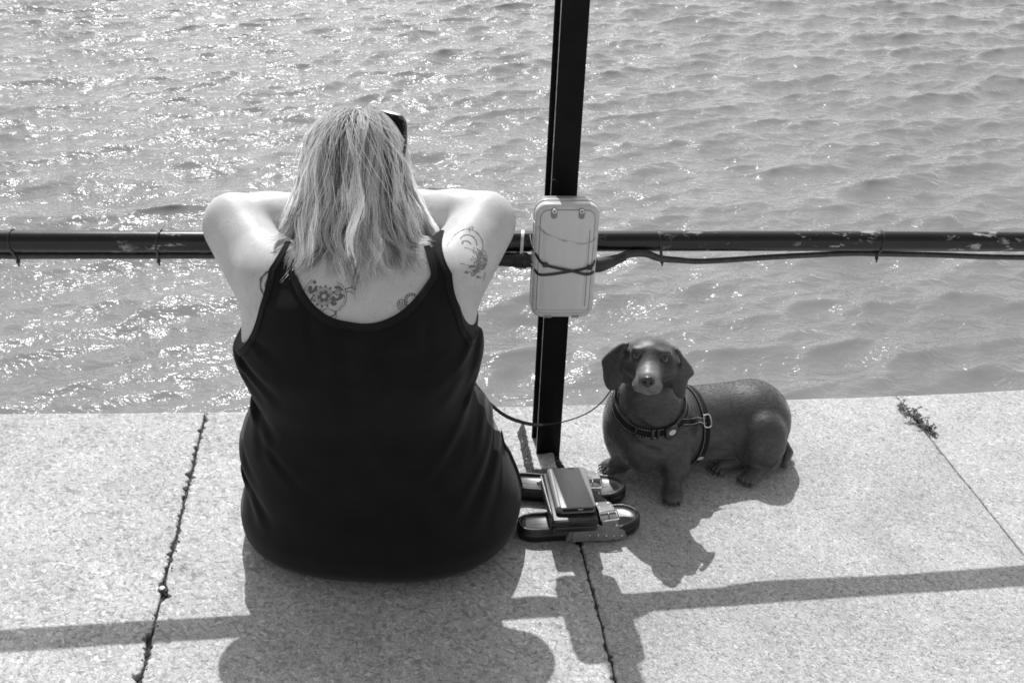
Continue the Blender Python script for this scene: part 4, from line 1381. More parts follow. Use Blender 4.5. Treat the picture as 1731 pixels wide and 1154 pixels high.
def poly_sd(q, poly):
    poly = np.asarray(poly); n = len(poly)
    d = np.full(len(q), 1e9); sgn = np.ones(len(q))
    for i in range(n):
        a, b = poly[i], poly[i - 1]
        e = b - a; w = q - a
        h = np.clip((w @ e) / (e @ e), 0, 1)
        r = w - h[:, None] * e
        d = np.minimum(d, (r * r).sum(1))
        c1 = q[:, 1] >= a[1]; c2 = q[:, 1] < b[1]; c3 = e[0] * w[:, 1] > e[1] * w[:, 0]
        flip = (c1 & c2 & c3) | (~c1 & ~c2 & ~c3)
        sgn = np.where(flip, -sgn, sgn)
    return sgn * np.sqrt(d)
EAR_P = {s: catmull(np.vstack([p, p[:1]]), 45)[:-1] for s, p in ((-1, EAR_L), (1, EAR_R))}
def ear_f(P, s):
    # flap hanging beside the cheek, curled, its front edge turned to the viewer
    q = (P - HC) @ HR
    near = (np.abs(q[:, 0] - s * .075) < .06) & (np.abs(q[:, 2] + .025) < .09) & (np.abs(q[:, 1]) < .06)
    out = np.linalg.norm(q - A_([s * .075, 0, -.025]), axis=1) - .035
    if near.any():
        qq = q[near]
        d2 = poly_sd(qq[:, [0, 2]], EAR_P[s])
        r = np.abs(qq[:, 0])
        sheet = .026 - .42 * (r - .050) - .10 * np.clip(-qq[:, 2], 0, .1) + .005 * np.sin((r - .05) * 95 + qq[:, 2] * 22)
        w = (qq[:, 1] - sheet) * .9
        th = .0052
        v = smax(d2 + .0015, np.abs(w) - th, .005)
        out[near] = v
    return out
def toes(P, c, dirn, n=4, r=.0088, spread_=.0105):
    dirn = A_(dirn) / np.linalg.norm(dirn); side = np.cross(A_([0, 0, 1.0]), dirn)
    d = None
    for k in range(n):
        o = (k - (n - 1) / 2)
        p = A_(c) + side * o * spread_ + dirn * (.004 - .0035 * abs(o))
        e = ell(P, p, (r * 1.35, r * .72, r * 1.05), np.stack([dirn, side, A_([0, 0, 1.0])], 1))
        d = e if d is None else np.minimum(d, e)
    return d
PAWS = [((.362, 2.018, .0105), (-.03, -1, 0)), ((.229, 2.130, .0105), (-1, -.30, 0)), ((.541, 2.104, .0110), (-.62, -.78, 0)), ((.481, 2.143, .0100), (-.8, -.6, 0))]
def dog_f(P):
    d = smin(ell(P, (.304, 2.142, .128), (.094, .100, .104)), ell(P, (.306, 2.072, .098), (.046, .032, .050)), .03)
    d = smin(d, cap(P, (.355, 2.175, .096), (.555, 2.245, .090), .088, .085), .06)
    d = smin(d, ell(P, (.568, 2.232, .086), (.082, .085, .088)), .03)
    th = ell(P, (.578, 2.162, .074), (.056, .046, .075), rotz(.3))
    d = smin(d, th, .015)
    d = smax(d, .008 - P[:, 2], .02)
    # hind feet
    hfoot = smin(cap(P, (.612, 2.172, .026), (.556, 2.119, .017), .0185, .0185), ell(P, (.549, 2.113, .014), (.021, .021, .0135)), .010)
    hfoot = smin(hfoot, toes(P, *PAWS[2]), .005)
    d = smin(d, hfoot, .010)
    h2 = smin(cap(P, (.55, 2.175, .020), (.492, 2.150, .014), .017, .0155), toes(P, *PAWS[3]), .006)
    d = smin(d, h2, .008)
    # fore legs
    fl = smin(cap(P, (.372, 2.112, .118), (.370, 2.078, .064), .052, .034), cap(P, (.370, 2.074, .060), (.365, 2.050, .028), .031, .0205), .02)
    fl = smin(fl, ell(P, (.362, 2.034, .0155), (.0270, .031, .0165)), .012)
    fl = smin(fl, toes(P, *PAWS[0], r=.0095, spread_=.0118), .005)
    d = smin(d, fl, .009)
    f2 = smin(cap(P, (.262, 2.125, .085), (.262, 2.131, .030), .040, .022), ell(P, (.246, 2.134, .0155), (.028, .022, .0160)), .012)
    f2 = smin(f2, toes(P, *PAWS[1], r=.0088), .005)
    d = smin(d, f2, .018)
    # neck
    d = smin(d, cap(P, (.303, 2.138, .170), (.298, 2.126, .285), .068, .043), .026)
    # breast furrow
    d = d + .006 * np.exp(-((P[:, 0] - .335) / .010) ** 2) * np.clip((.10 - P[:, 2]) / .05, 0, 1) * (P[:, 1] < 2.12)
    # loose skin: folds below the neck, ribs of muscle at shoulder and loin
    fold = lambda a, b, dp, w: 1.5 * dp * np.exp(-(cap(P, a, b, 0, 0) / w) ** 2)
    d = d + fold((.262, 2.06, .185), (.345, 2.06, .150), .0045, .009) + fold((.250, 2.06, .150), (.320, 2.04, .120), .0030, .009)
    d = d + fold((.400, 2.09, .165), (.402, 2.075, .070), .0060, .012) + fold((.330, 2.045, .075), (.338, 2.06, .018), .0060, .009)
    d = d + fold((.520, 2.115, .140), (.528, 2.115, .050), .0050, .013) + fold((.44, 2.10, .060), (.53, 2.12, .030), .004, .012)
    d = d - fold((.415, 2.10, .150), (.395, 2.075, .085), .0040, .018) - fold((.27, 2.05, .10), (.30, 2.04, .06), .0035, .016)
    # tail
    d = smin(d, np.minimum(cap(P, (.628, 2.262, .036), (.655, 2.215, .018), .020, .013), cap(P, (.655, 2.215, .018), (.640, 2.172, .010), .013, .0075)), .012)
    # head
    q = (P - HC) @ HR
    h = ell(q, (0, -.004, -.002), (.055, .060, .040))
    h = smin(h, ell(q, (0, -.010, -.030), (.049, .052, .040)), .025)
    h = smin(h, ell(q, (0, .018, .016), (.038, .026, .020)), .018)
    for s in (-1, 1):
        h = smin(h, ell(q, (s * .047, .000, -.022), (.018, .024, .046)), .012)             # ear roots
    h = smin(h, cap(q, (0, .026, -.010), (0, .084, -.027), .034, .0225), .020)
    for s in (-1, 1):
        h = smin(h, ell(q, (s * .0150, .074, -.042), (.0165, .027, .0155)), .008)         # flews
        h = smin(h, ell(q, (s * .028, .041, .022), (.013, .009, .006)), .012)              # brows
        h = smin(h, ell(q, (s * .036, .026, -.014), (.022, .028, .022)), .016)             # cheeks
        h = smax(h, -ell(q, (s * .0300, .056, .0105), (.0100, .0085, .0070)), .004)          # eye sockets
    h = smin(h, ell(q, (0, .066, -.053), (.0165, .028, .0095)), .004)                       # lower jaw
    h = smax(h, -ell(q, (0, .106, -.047), (.0016, .014, .009)), .003)                       # philtrum
    d = smin(d, h, .020)
    for s in (-1, 1):
        d = smin(d, ear_f(P, s), .006)
    return d
Vd, Qd = iso(dog_f, (.17, 1.975, -.004), (.70, 2.36, .385), .0029, margin=2.5)
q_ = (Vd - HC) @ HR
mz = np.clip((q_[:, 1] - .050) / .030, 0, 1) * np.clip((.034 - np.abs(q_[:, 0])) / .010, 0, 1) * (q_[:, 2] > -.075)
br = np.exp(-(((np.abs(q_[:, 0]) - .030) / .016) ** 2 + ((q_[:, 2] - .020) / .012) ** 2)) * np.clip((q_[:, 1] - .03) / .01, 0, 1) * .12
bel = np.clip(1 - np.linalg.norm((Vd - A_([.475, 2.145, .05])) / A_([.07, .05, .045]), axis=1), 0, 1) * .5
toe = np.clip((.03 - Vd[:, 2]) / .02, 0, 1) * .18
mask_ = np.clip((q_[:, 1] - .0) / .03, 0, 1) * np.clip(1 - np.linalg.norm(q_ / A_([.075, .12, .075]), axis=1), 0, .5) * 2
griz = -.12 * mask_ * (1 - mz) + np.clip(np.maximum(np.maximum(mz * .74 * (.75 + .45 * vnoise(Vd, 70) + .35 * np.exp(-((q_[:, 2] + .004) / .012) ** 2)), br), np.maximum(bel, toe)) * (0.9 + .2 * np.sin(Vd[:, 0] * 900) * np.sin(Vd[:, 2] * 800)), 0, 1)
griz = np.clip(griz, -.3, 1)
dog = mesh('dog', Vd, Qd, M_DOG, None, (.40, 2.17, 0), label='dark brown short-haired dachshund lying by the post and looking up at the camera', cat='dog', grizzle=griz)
for s in (-1, 1):
    e_ = mesh('eye', *sphere(HL(s * .0295, .0445, .0105), .0092, 18, 12), M_EYEW, dog)
    vd_ = A_([0, 0, 1.45]) - HL(s * .0295, .043, .0105); vd_ = vd_ / np.linalg.norm(vd_)
    vd_ = vd_ * .75 + hf * .25; vd_ /= np.linalg.norm(vd_)
    u1, u2, _ = frame(vd_)
    a = np.linspace(0, 2 * PI, 16, endpoint=False)
    pc = HL(s * .0295, .0445, .0105) + vd_ * .0087
    ringp = pc + .0040 * (np.cos(a)[:, None] * u1 + np.sin(a)[:, None] * u2) - vd_ * .0004
    mesh('pupil', np.vstack([[pc + vd_ * .0009], ringp]), [[0, 1 + k, 1 + (k + 1) % 16] for k in range(16)], M_PUPIL, e_)
    rim = [HL(s * .0295 + .0092 * math.cos(t_), .0500 - .0016 * abs(math.cos(t_)) ** 2, .0105 + .0063 * math.sin(t_)) for t_ in np.linspace(0, 2 * PI, 24, endpoint=False)]
    mesh('eyelid', *tube(rim, .0014, 6, False, True), M_LID, dog)
# nose pad with nostrils
def nose_f(P):
    q = (P - HC) @ HR
    d = ell(q, (0, .101, -.0235), (.0135, .0095, .0098))
    d = smin(d, ell(q, (0, .103, -.032), (.0062, .007, .006)), .004)
    for s in (-1, 1):
        d = smin(d, ell(q, (s * .0078, .103, -.0265), (.0062, .0072, .0064)), .004)
        d = smax(d, -ell(q, (s * .0062, .1115, -.0262), (.0030, .0055, .0024), None), .0015)
    return smax(d, -ell(q, (0, .1145, -.033), (.0008, .006, .008)), .001)
Vn, Qn = iso(nose_f, HL(0, .1, -.026) - .028, HL(0, .1, -.026) + .028, .0011, newton=1)
nose_o = mesh('nose', Vn, Qn, M_NOSE, dog)
for s in (-1, 1):
    mesh('nostril', *sphere(HL(s * .0062, .1045, -.0262), (.0026, .0026, .0022), 10, 6), M_NOSTRIL, nose_o)
whr = np.random.default_rng(12)
g_ = G()
for s in (-1, 1):
    for k in range(9):
        p0 = HL(s * (.020 + .003 * whr.random()), .074 + .012 * whr.random(), -.034 - .012 * whr.random())
        dv = hrt * s * whr.uniform(.7, 1.0) + hf * whr.uniform(.0, .35) - hu * whr.uniform(.1, .7)
        dv /= np.linalg.norm(dv); L = whr.uniform(.014, .026)
        g_.add(*tube([p0, p0 + dv * L * .5, p0 + dv * L - hu * .003], [.00035, .00028, .0001], 5))
g_.build('whiskers', M_LID, dog, kind='stuff')
# claws
for (c, dv), n_c in zip(PAWS, (4, 4, 4, 4)):
    dv = A_(dv, ) / np.linalg.norm(dv); sd = np.cross(A_([0, 0, 1.0]), dv)
    for k in range(4):
        o = k - 1.5
        p = A_(c) + sd * o * .0108 + dv * (.014 - .0035 * abs(o))
        mesh('claw', *tube([p + A_([0, 0, .001]), p + dv * .005 + A_([0, 0, -.001]), p + dv * .0085 + A_([0, 0, -.0055])], [.0024, .0019, .0006], 7), M_CLAW, dog)
# short sleek coat, every hair lying back along the body
fr_ = np.random.default_rng(8)
tri = Vd[Qd]
ar = np.linalg.norm(np.cross(tri[:, 1] - tri[:, 0], tri[:, 3] - tri[:, 0]), axis=1)
pr = ar * (tri.mean(1)[:, 2] > .004); pr /= pr.sum()
NF = 60000
pick = fr_.choice(len(Qd), NF, p=pr)
w1, w2 = fr_.random(NF)[:, None], fr_.random(NF)[:, None]
root_p = tri[pick, 0] + (tri[pick, 1] - tri[pick, 0]) * w1 + (tri[pick, 3] - tri[pick, 0]) * w2
fn = np.cross(tri[:, 1] - tri[:, 0], tri[:, 3] - tri[:, 0]); fn /= np.linalg.norm(fn, axis=1)[:, None] + 1e-12
gn = fn[pick]
gn = gn * np.where((grad(dog_f, root_p[:400]) * gn[:400]).sum() < 0, -1, 1)
qh = (root_p - HC) @ HR
onhead = np.linalg.norm((qh - A_([0, 0, -.02])) / A_([.12, .13, .09]), axis=1) < 1
onear = np.abs(qh[:, 0]) > .062
flow = np.where((onhead & ~onear)[:, None], -hf * .9 + hrt * (qh[:, :1] * 7) + hu * .25, np.where((onhead & onear)[:, None], A_([0, 0, -1.0]), A_([.86, .34, -.36])))
leg_ = (root_p[:, 2] < .06)
flow = np.where(leg_[:, None], A_([.1, -.1, -1.0]), flow)
flow = flow + .35 * np.stack([vnoise(root_p, 22), vnoise(root_p + 3.1, 22), vnoise(root_p + 7.7, 22)], 1)
flow = flow - gn * (flow * gn).sum(1)[:, None]
flow /= np.linalg.norm(flow, axis=1)[:, None] + 1e-9
flow += fr_.normal(0, .10, flow.shape)
Lh = (fr_.uniform(.0035, .0065, NF) * np.where(onhead, .6, 1.0) * np.clip(root_p[:, 2] / .05, .3, 1))[:, None]
FH = np.stack([root_p - gn * .0005, root_p + flow * Lh * .5 + gn * Lh * .14, root_p + flow * Lh + gn * Lh * .24], 1)
eye_d = np.linalg.norm((np.column_stack([np.abs(qh[:, 0]), qh[:, 1], qh[:, 2]]) - A_([.0297, .048, .0105])) / A_([.0115, .016, .0095]), axis=1)
keep = (eye_d > 1) & ~((qh[:, 1] > .092) & (np.abs(qh[:, 0]) < .017))
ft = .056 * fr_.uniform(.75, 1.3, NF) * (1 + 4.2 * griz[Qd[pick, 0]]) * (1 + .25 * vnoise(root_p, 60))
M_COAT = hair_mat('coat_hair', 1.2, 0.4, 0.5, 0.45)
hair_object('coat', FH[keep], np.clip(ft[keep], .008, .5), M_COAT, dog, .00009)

# ---- collar, harness, lead
def ring_on(f, c, n, nang=96, rmax=.17, a0=0, a1=2 * PI, ref=None):
    c = A_(c); n = A_(n) / np.linalg.norm(n)
    u = A_(ref if ref is not None else [1.0, 0, 0]); u = u - n * (u @ n); u /= np.linalg.norm(u)
    v = np.cross(n, u)
    ang = np.linspace(a0, a1, nang, endpoint=abs(a1 - a0) < 6.28)
    D = np.cos(ang)[:, None] * u + np.sin(ang)[:, None] * v
    rs = np.linspace(.01, rmax, 120)
    val = f((c + D[:, None, :] * rs[None, :, None]).reshape(-1, 3)).reshape(len(ang), 120)
    i = np.argmax(val > 0, axis=1)
    i = np.where((val > 0).any(1), i, 119)
    r = rs[i]
    ker = np.ones(9) / 9
    full = abs(a1 - a0) >= 6.28
    r = np.convolve(np.pad(r, 4, mode='wrap' if full else 'edge'), ker, 'valid')
    return c + D * r[:, None], D, n, ang, r
def band(name, parent, P, D, n, w, th, off, mat, closed=True):
    X_ = P + D * off
    if closed:
        X_ = np.vstack([X_, X_[:1]]); D = np.vstack([D, D[:1]])
    N_ = grad(dog_f, X_); N_ /= np.linalg.norm(N_, axis=1)[:, None] + 1e-9
    T_ = np.gradient(X_, axis=0)
    if closed:
        T_[0] = T_[-1] = X_[1] - X_[-2]
    T_ /= np.linalg.norm(T_, axis=1)[:, None]
    N_ = N_ * .6 + D * .4
    N_ = N_ - T_ * (N_ * T_).sum(1)[:, None]; N_ /= np.linalg.norm(N_, axis=1)[:, None]
    Wd = np.cross(N_, T_)
    o = mesh(name, *strip(X_, Wd, N_, w, th), mat, parent, sharp=45)
    return o, X_, Wd, N_, T_
def stitches(parent, X_, Wd, N_, T_, w, th, i0, i1, sides=(-.36, .36), step=2):
    g_ = G()
    for s in sides:
        for i in range(i0, i1, step):
            p = X_[i] + Wd[i] * w * s + N_[i] * (th / 2 + .0003)
            g_.add(*strip([p - T_[i] * .0014, p + T_[i] * .0014], Wd[i], N_[i], .0008, .0005))
    g_.build('stitching', M_STITCH, parent, smooth=False, kind='stuff')
def oval(name, parent, c, nrm, up, rx, ry, th, mat):
    nrm = A_(nrm) / np.linalg.norm(nrm); up = A_(up) - nrm * (A_(up) @ nrm); up /= np.linalg.norm(up)
    sd = np.cross(up, nrm)
    a = np.linspace(0, 2 * PI, 28, endpoint=False)
    M_ = (np.stack([sd, up, nrm], 1), A_(c))
    return mesh(name, *prism(np.column_stack([rx * np.cos(a), ry * np.sin(a)]), 0, th, th * .4, 2, M_), mat, parent, sharp=45)

collar = thing('dog_collar', (.305, 2.045, .17), 'black webbing collar with pale dashed stitching and a round pale badge round the dachshund neck', 'dog collar')
CW = .0235
P_, D_, n_, ang_, r_ = ring_on(dog_f, (.303, 2.128, .196), (.03, -.40, .92))
o_c, X_, Wd, N_, T_ = band('strap', collar, P_, D_, n_, CW, .0026, .0030, M_WEB)
front = int(np.argmin(X_[:-1, 1]))
stitches(collar, X_, Wd, N_, T_, CW, .0026, 0, len(X_) - 1, step=1)
def along(d_m):
    """index on the collar d_m metres to the picture right of the front"""
    sgn = 1 if X_[(front + 4) % 96][0] > X_[front][0] else -1
    seglen = np.linalg.norm(X_[(front + 1) % 96] - X_[front])
    return (front + sgn * int(round(d_m / seglen))) % 96
def collar_block(name, d_m, L, w, th, mat, lift=.004):
    i = along(d_m)
    M_ = (np.stack([T_[i], Wd[i], N_[i]], 1), X_[i] + N_[i] * lift)
    return mesh(name, *bbox(0, 0, 0, L, w, th, .0018, 2, M_), mat, collar, sharp=40), i
collar_block('slider', -.030, .0055, .0245, .006, M_BUCKLE)
collar_block('slider', .006, .0065, .0250, .0065, M_BUCKLE)
collar_block('slider', .018, .0045, .0245, .006, M_BUCKLE)
b_o, ib = collar_block('buckle', .046, .030, .0250, .0085, M_BUCKLE, .005)
oval('badge', collar, X_[along(.050)] + N_[along(.050)] * .0093, N_[along(.050)], (0, 0, 1), .0088, .0070, .0012, M_BADGE)

har = thing('dog_harness', (.40, 2.08, .11), 'black harness strap behind the dachshund foreleg with a small pale badge', 'dog harness')
P_, D_, n_, ang_, r_ = ring_on(dog_f, (.405, 2.185, .098), (.90, .38, -.10), ref=(0, 0, 1))
o_h, Xh, Wh, Nh, Th = band('girth_strap', har, P_, D_, n_, .017, .0024, .0026, M_WEB)
stitches(har, Xh, Wh, Nh, Th, .017, .0024, 0, len(Xh) - 1, sides=(-.34,), step=1)
cam_side = [i for i in range(96) if (A_([0, 0, 1.45]) - Xh[i]) @ Nh[i] > 0]
i_b = min(cam_side, key=lambda i: abs(Xh[i, 2] - .062) + (0 if Xh[i, 1] < 2.18 else 9))
oval('badge', har, Xh[i_b] + Nh[i_b] * .0018, Nh[i_b], Th[i_b], .0085, .0060, .0012, M_BADGE)
i_t = min(cam_side, key=lambda i: abs(Xh[i, 2] - .150) + (0 if Xh[i, 1] < 2.20 else 9))
g_ = G()
tri_ = [Xh[i_t] + Nh[i_t] * .004 + Th[i_t] * a + Wh[i_t] * b for a, b in ((-.012, -.008), (-.012, .008), (.012, .009), (.012, -.009))]
mesh('ring', *tube(catmull(tri_ + tri_[:1], 30)[:-1], .0017, 8, False, True), M_STEEL, har)
# strap from collar side back to the girth
j0 = along(.085)
pA, pB = X_[j0], Xh[i_t]
PS, NS = snap(dog_f, np.linspace(pA, pB, 24), .0035, 8)
TS = np.gradient(PS, axis=0); TS /= np.linalg.norm(TS, axis=1)[:, None]
WS = np.cross(NS, TS)
o_ = mesh('shoulder_strap', *strip(PS, WS, NS, .017, .0024), M_WEB, har, sharp=45)
stitches(har, PS, WS, NS, TS, .017, .0024, 1, 23, step=1)

lead_pts = [(-.24, 2.23, .205), (-.15, 2.16, .235), (-.060, 2.10, .200), (-.013, 2.098, .161), (.026, 2.098, .1435), (.068, 2.100, .1362), (.117, 2.102, .1445), (.167, 2.105, .166), (.198, 2.112, .190), (.216, 2.120, .213), (.235, 2.14, .232)]
LP = catmull(lead_pts, 90)
lt_ = np.linspace(0, 1, 90)
Tn = np.gradient(LP, axis=0); Tn /= np.linalg.norm(Tn, axis=1)[:, None]
tw = np.interp(lt_, [0, .25, .45, .58, .85, 1], [.2, .35, .55, 1.42, 1.30, .9])
d0 = A_([0, .53, .85]); d1 = A_([.04, .85, -.53])
Wd_ = np.cos(tw)[:, None] * d0 + np.sin(tw)[:, None] * d1
Wd_ -= Tn * (Wd_ * Tn).sum(1)[:, None]; Wd_ /= np.linalg.norm(Wd_, axis=1)[:, None]
mesh('dog_lead', *strip(LP, Wd_, np.cross(Tn, Wd_), .0085, .0015), M_WEB, None, (.07, 2.10, .136), sharp=45, label='thin black lead sagging past the post from the person to the dog', cat='dog lead')

# ================================================================== SANDALS, wallet, phone
def sandal(loc, ang, flip, label, dz=0.0):
    root = thing('sandal', loc, label, 'sandal', 'pair of black buckled sandals')
    R = rotz(ang)
    def W(p):
        p = np.asarray(p, float).reshape(-1, 3).copy()
        p[:, 1] *= flip
        return p @ R.T + A_(loc)
    up = [(0, 0), (.006, .020), (.030, .0325), (.075, .0335), (.125, .0355), (.170, .0430), (.205, .0455), (.235, .0400), (.255, .0230), (.262, .004)]
    lo = [(.260, -.010), (.245, -.0270), (.215, -.0385), (.175, -.0420), (.125, -.0350), (.075, -.0330), (.030, -.0320), (.006, -.020)]
    ol = catmull(up + lo + [(0, 0)], 97)[:-1]
    n = len(ol)
    tg = np.roll(ol, -1, 0) - np.roll(ol, 1, 0); nr = np.stack([-tg[:, 1], tg[:, 0]], 1); nr /= np.linalg.norm(nr, axis=1)[:, None]
    if ((ol + nr * .003 - ol.mean(0)) ** 2).sum() > ((ol - ol.mean(0)) ** 2).sum():
        nr = -nr                                        # inward
    def ringz(d, z):
        p = ol + nr * d
        toe = np.clip((p[:, 0] - .21) / .05, 0, 1) * .006
        return np.column_stack([p, z + toe * (z > .001)])
    def loft(rings, close_last=False):
        V = np.concatenate(rings); F = []
        for i in range(len(rings) - 1):
            for k in range(n):
                k2 = (k + 1) % n
                f = [i * n + k, i * n + k2, (i + 1) * n + k2, (i + 1) * n + k]
                F.append(f[::-1])
        return V, F
    V, F = loft([ringz(d, z) for d, z in ((.020, .0), (.006, .0), (.002, .002), (.0, .006), (.0004, .015), (.0, .0165), (.0012, .018), (.0012, .027), (.0018, .0310), (.0036, .0328), (.0052, .0324), (.0064, .0312), (.0085, .0298))])
    mesh('sole', W(V), F, M_EVA, root, sharp=60)
    mesh('rim_glint', *tube(W(ringz(.0058, .0321)), .0006, 6, False, True), M_RIMGLINT, root)  # highlight along the inner rim, put in as a light grey tube
    inner = ol + nr * .0084
    rings = []
    for s, z in ((1, .0299), (.9, .0284), (.75, .0272), (.55, .0266), (.3, .0264), (.02, .0263)):
        p = inner.copy()
        cx = np.clip(p[:, 0], .028, .222)
        c_ = np.column_stack([cx, np.interp(cx, [.03, .12, .2, .23], [0, 0, .002, .006])])
        p = c_ + (p - c_) * s
        toe = np.clip((p[:, 0] - .21) / .05, 0, 1) * .006
        bump_ = .003 * np.exp(-((p[:, 0] - .165) / .03) ** 2) * (1 - s) - .002 * np.exp(-((p[:, 0] - .05) / .03) ** 2)
        rings.append(np.column_stack([p, z + toe + bump_]))
    V, F = loft(rings)
    mesh('footbed', W(V), F, M_FOOTBED, root)
    # two straps over the foot joined by a panel on the outer side
    def strap_arc(xa, xb, z_top, w):
        t_ = np.linspace(0, 1, 26)
        a = PI * (1 - t_)
        ya = -.0440; yb_ = .0455
        y = (ya + yb_) / 2 - np.cos(PI * t_) * (yb_ - ya) / 2
        z = .008 + (z_top - .008) * np.sin(PI * t_) ** .62
        x = xa + (xb - xa) * t_
        P = np.column_stack([x, y, z]); T = np.gradient(P, axis=0); T /= np.linalg.norm(T, axis=1)[:, None]
        Wx = np.tile(A_([1.0, 0, 0]), (26, 1)); Wx -= T * (Wx * T).sum(1)[:, None]; Wx /= np.linalg.norm(Wx, axis=1)[:, None]
        N = np.cross(Wx, T); N = np.where(N[:, 2:3] < -.2, -N, N)
        if N[13, 2] < 0:
            N = -N
        V, F = strip(P, Wx, N, w, .0030)
        return P, T, Wx, N, V, F
    straps = []
    for xa, xb, zt, w in ((.192, .180, .055, .034), (.128, .122, .047, .034)):
        P, T, Wx, N, V, F = strap_arc(xa, xb, zt, w)
        o = mesh('strap', W(V), F, M_STRAP, root, sharp=50)
        straps.append((P, T, Wx, N, o))
        # buckle on the outer half of the strap
        i = 8
        c = P[i] + N[i] * .0042
        loop = [c + Wx[i] * a * .019 + T[i] * b * .0115 for a, b in ((-1, -1), (1, -1), (1, 1), (-1, 1))]
        loop = np.array([loop[k] * (1 - f) + loop[(k + 1) % 4] * f for k in range(4) for f in (.12, .5, .88)])
        mesh('buckle', *tube(W(catmull(np.vstack([loop, loop[:1]]), 48)[:-1]), .0013, 8, False, True), M_BUCKLEM, root)
        mesh('buckle_pin', *tube(W([c - T[i] * .011, c + T[i] * .0125 + N[i] * .001]), .0009, 7), M_BUCKLEM, root)
        for j in range(4, 23):
            if j in (6, 7, 8, 9, 10, 11):
                continue
            if j % 3 == 1:
                for sd in (-.36, .36):
                    p = P[j] + Wx[j] * w * sd + N[j] * .0012
                    a = np.linspace(0, 2 * PI, 10, endpoint=False)
                    rv = np.vstack([p + .0029 * (np.cos(a)[:, None] * Wx[j] + np.sin(a)[:, None] * T[j]), p + N[j] * .0011 + .0014 * (np.cos(a)[:, None] * Wx[j] + np.sin(a)[:, None] * T[j]), [p + N[j] * .0013]])
                    mesh('stud', W(rv), [[k, (k + 1) % 10, 10 + (k + 1) % 10, 10 + k] for k in range(10)] + [[10 + k, 10 + (k + 1) % 10, 20] for k in range(10)], M_STEEL, root)
    xs_ = np.linspace(.098, .226, 26)
    k_out = [(x, np.interp(x, [.0, .075, .125, .175, .215, .245], [-.03, -.0340, -.0362, -.0432, -.0400, -.0282])) for x in xs_]
    V = []
    for (x, y) in k_out:
        e_ = math.sin(PI * np.clip((x - .098) / .128, 0, 1)) ** .5
        V += [[x, y - .0022, .006], [x, y - .0026, .010 + .018 * e_], [x, y + .0016, .012 + .030 * e_], [x, y + .0042, .0115 + .029 * e_]]
    F = [[4 * i + j, 4 * i + 4 + j, 4 * i + 5 + j, 4 * i + 1 + j] for i in range(25) for j in range(3)]
    mesh('side_panel', W(V), F, M_STRAP, root, sharp=60)
    for x in np.linspace(.112, .214, 7):
        y = np.interp(x, [.0, .075, .125, .175, .215, .245], [-.03, -.0340, -.0362, -.0432, -.0400, -.0282])
        mesh('stud', *sphere(W([[x, y - .0026, .021 - .006 * abs(x - .16) / .05]])[0], (.0029, .0018, .0029), 10, 6), M_STEEL, root)
    return root
sandal((.026, 1.884, 0), math.radians(9.5), 1, 'black sandal nearest the camera with two studded grey buckle straps')
sandal((.0, 2.038, 0), math.radians(-3.0), 1, 'black studded sandal behind its pair, touching the stone block')

STACK = A_([.0012, .0168, -.012])                        # wallet and phone settle between the straps
wal = thing('wallet', (.130, 1.905, .062), 'thick black leather wallet lying across both sandals', 'wallet')
wa = math.atan2(.15, .985)
WR = rotz(wa)
def WM(z0, c=(.130, 1.906), a=wa):
    return (rotz(a), A_([c[0], c[1], z0]))
mesh('lower_half', *prism(rrect(.094, .172, .006), 0, .0155, .005, 3, WM(.0590)), M_WALLET, wal, sharp=60)
mesh('upper_half', *prism(rrect(.095, .174, .006), 0, .0155, .005, 3, WM(.0748, (.1328, 1.9050), wa - .035)), M_WALLET, wal, sharp=60)
for k, (z, xo) in enumerate(((.0640, -.0455), (.0700, -.0462), (.0795, -.0448), (.0835, -.0462), (.0875, -.0458))):
    P = np.column_stack([np.full(30, xo), np.linspace(-.080, .081, 30), np.full(30, z)])
    P[:, 0] -= .0012
    P = P @ WR.T + A_([.1315, 1.906, 0])
    mesh('zip_edge', *tube(P, .0009, 6), M_ZIP, wal)
# stitched rim along the near edge
g_ = G()
for z in (.0615, .0735, .0775, .0893):
    for x in np.linspace(-.040, .040, 40):
        p = A_([x, -.0868, z]) @ WR.T + A_([.1305, 1.906, 0])
        g_.add(*bbox(p[0], p[1], p[2], .0013, .0008, .0006))
g_.build('stitching', M_STRAP, wal, smooth=False, kind='stuff')
pl_ = A_([-.048, .078, .071]) @ WR.T + A_([.131, 1.906, 0])
mesh('zip_pull', *bbox(pl_[0] - .004, pl_[1], pl_[2] - .006, .006, .005, .018, .0018, 2), M_STEEL, wal, sharp=50)

ph = thing('phone_case', (.138, 1.914, .0905), 'grey leather flip case holding a phone, lying on top of the black wallet', 'phone case')
pa = math.atan2(.12, .99)
PM = lambda z: (rotz(pa) @ np.array(Matrix.Rotation(math.radians(-1.6), 3, 'Y')), A_([.138, 1.9135, z]))
mesh('back_cover', *prism(rrect(.0755, .1425, .008), 0, .0035, .0015, 2, PM(.0910)), M_PHONE, ph, sharp=50)
mesh('phone', *prism(rrect(.0690, .1375, .010), 0, .0085, .003, 3, PM(.0946)), M_EVA, ph, sharp=50)
mesh('front_cover', *prism(rrect(.0755, .1425, .008), 0, .0034, .0016, 3, PM(.1032)), M_PHONE, ph, sharp=50)
sp_ = np.column_stack([np.full(30, -.0372), np.linspace(-.069, .069, 30), np.full(30, .0988)]) @ rotz(pa).T + A_([.138, 1.9135, 0])
Vq, Fq_ = tube(sp_, .0078, 14)
mesh('spine', Vq, Fq_, M_PHONE, ph)
mesh('camera_slot', *prism(rrect(.012, .0022, .001) + A_([.006, .0672]), .0, .0004, 0, 1, PM(.1066)), M_PUPIL, ph, smooth=False)
pp = A_([.006, -.0690, .0990]) @ rotz(pa).T + A_([.138, 1.9135, 0])
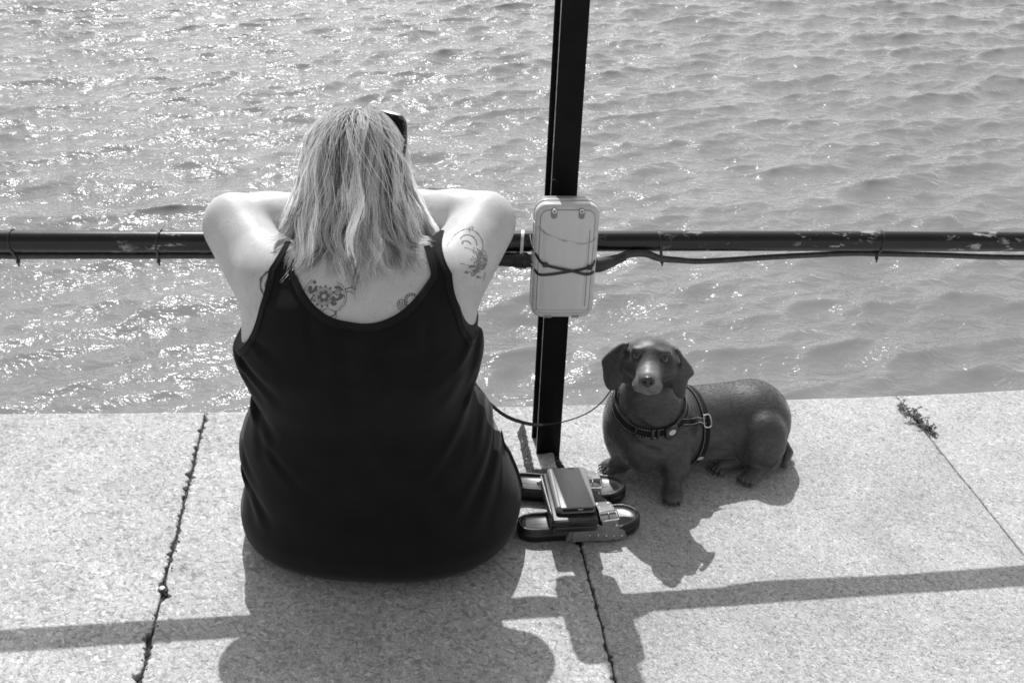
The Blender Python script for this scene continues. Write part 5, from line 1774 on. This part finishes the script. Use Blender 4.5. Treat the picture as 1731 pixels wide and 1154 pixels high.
mesh('charging_port', *bbox(0, 0, 0, .0105, .0016, .0034, .0007, 1, (rotz(pa), pp)), M_STEEL, ph, sharp=50)

for o_ in (wal, ph):
    o_.location = Vector(o_.location) + Vector(STACK)
# ================================================================== SMALL THINGS
# tuft growing from the right-hand joint
wd_root = thing('weed', (1.017, 2.405, 0), 'small dark weed tuft growing from the paving joint on the right', 'weed')
wrn = np.random.default_rng(4)
g_ = G(); gs = G()
for k in range(46):
    tq = wrn.random()
    bx_, by_ = 0.9955 + .046 * tq + wrn.normal(0, .002), 2.470 - .125 * tq + wrn.normal(0, .003)
    an = wrn.uniform(0, 2 * PI); L = wrn.uniform(.010, .030) * (1.2 - abs(tq - .45))
    tip = A_([bx_ + math.cos(an) * L * .9, by_ + math.sin(an) * L * .9, .004 + L * wrn.uniform(.3, .8)])
    P = catmull([(bx_, by_, -.004), ((bx_ + tip[0]) / 2, (by_ + tip[1]) / 2, tip[2] * .75), tip], 7)
    gs.add(*tube(P, .0007, 5))
    for j in range(2, 7):
        for sgn in (-1, 1):
            c = P[j]; a2 = an + sgn * wrn.uniform(.5, 1.4); l_ = wrn.uniform(.0035, .0075); w_ = l_ * .38
            dv = A_([math.cos(a2), math.sin(a2), wrn.uniform(-.2, .5)]); sd = A_([-math.sin(a2), math.cos(a2), wrn.uniform(-.3, .3)])
            V = [c, c + dv * l_ * .5 + sd * w_ + A_([0, 0, .0006]), c + dv * l_, c + dv * l_ * .5 - sd * w_ + A_([0, 0, .0006]), c + dv * l_ * .5 - A_([0, 0, .0005])]
            g_.add(V, [[0, 4, 1], [1, 4, 2], [2, 4, 3], [3, 4, 0]])
gs.build('stems', M_LEAF, wd_root)
g_.build('leaves', M_LEAF, wd_root, kind='stuff')

bolt = thing('bolt', (-.649, 1.667, 0), 'small metal bolt stuck in the chipped joint left of the person', 'bolt')
hexa = np.column_stack([np.cos(np.linspace(0, 2 * PI, 6, endpoint=False)), np.sin(np.linspace(0, 2 * PI, 6, endpoint=False))])
c24 = np.column_stack([np.cos(np.linspace(0, 2 * PI, 24, endpoint=False)), np.sin(np.linspace(0, 2 * PI, 24, endpoint=False))])
BMx = (np.eye(3), A_([-.649, 1.667, 0]))
mesh('washer', *prism(c24 * .0085, -.003, .0022, .0008, 2, BMx), M_RUST, bolt, sharp=40)
mesh('bolt_head', *prism(hexa * .0056, .0022, .0075, .0010, 2, BMx), M_STEEL, bolt, sharp=40)

cr_ = np.random.default_rng(9)
g_ = G()
for k in range(150):
    x_, y_ = cr_.uniform(-.8, 1.1), cr_.uniform(1.45, 2.3)
    if k < 60:
        x_, y_ = cr_.normal(.42, .10), cr_.normal(2.02, .07)
    s_ = cr_.uniform(.0006, .0019)
    g_.add(*sphere((x_, y_, s_ * .4), (s_, s_ * cr_.uniform(.6, 1.3), s_ * .6), 6, 4))
crumbs = g_.build('grit_crumbs', M_STONE, None, loc=(.3, 2.0, 0), label='loose pale grit scattered on the stone slabs', kind='stuff')
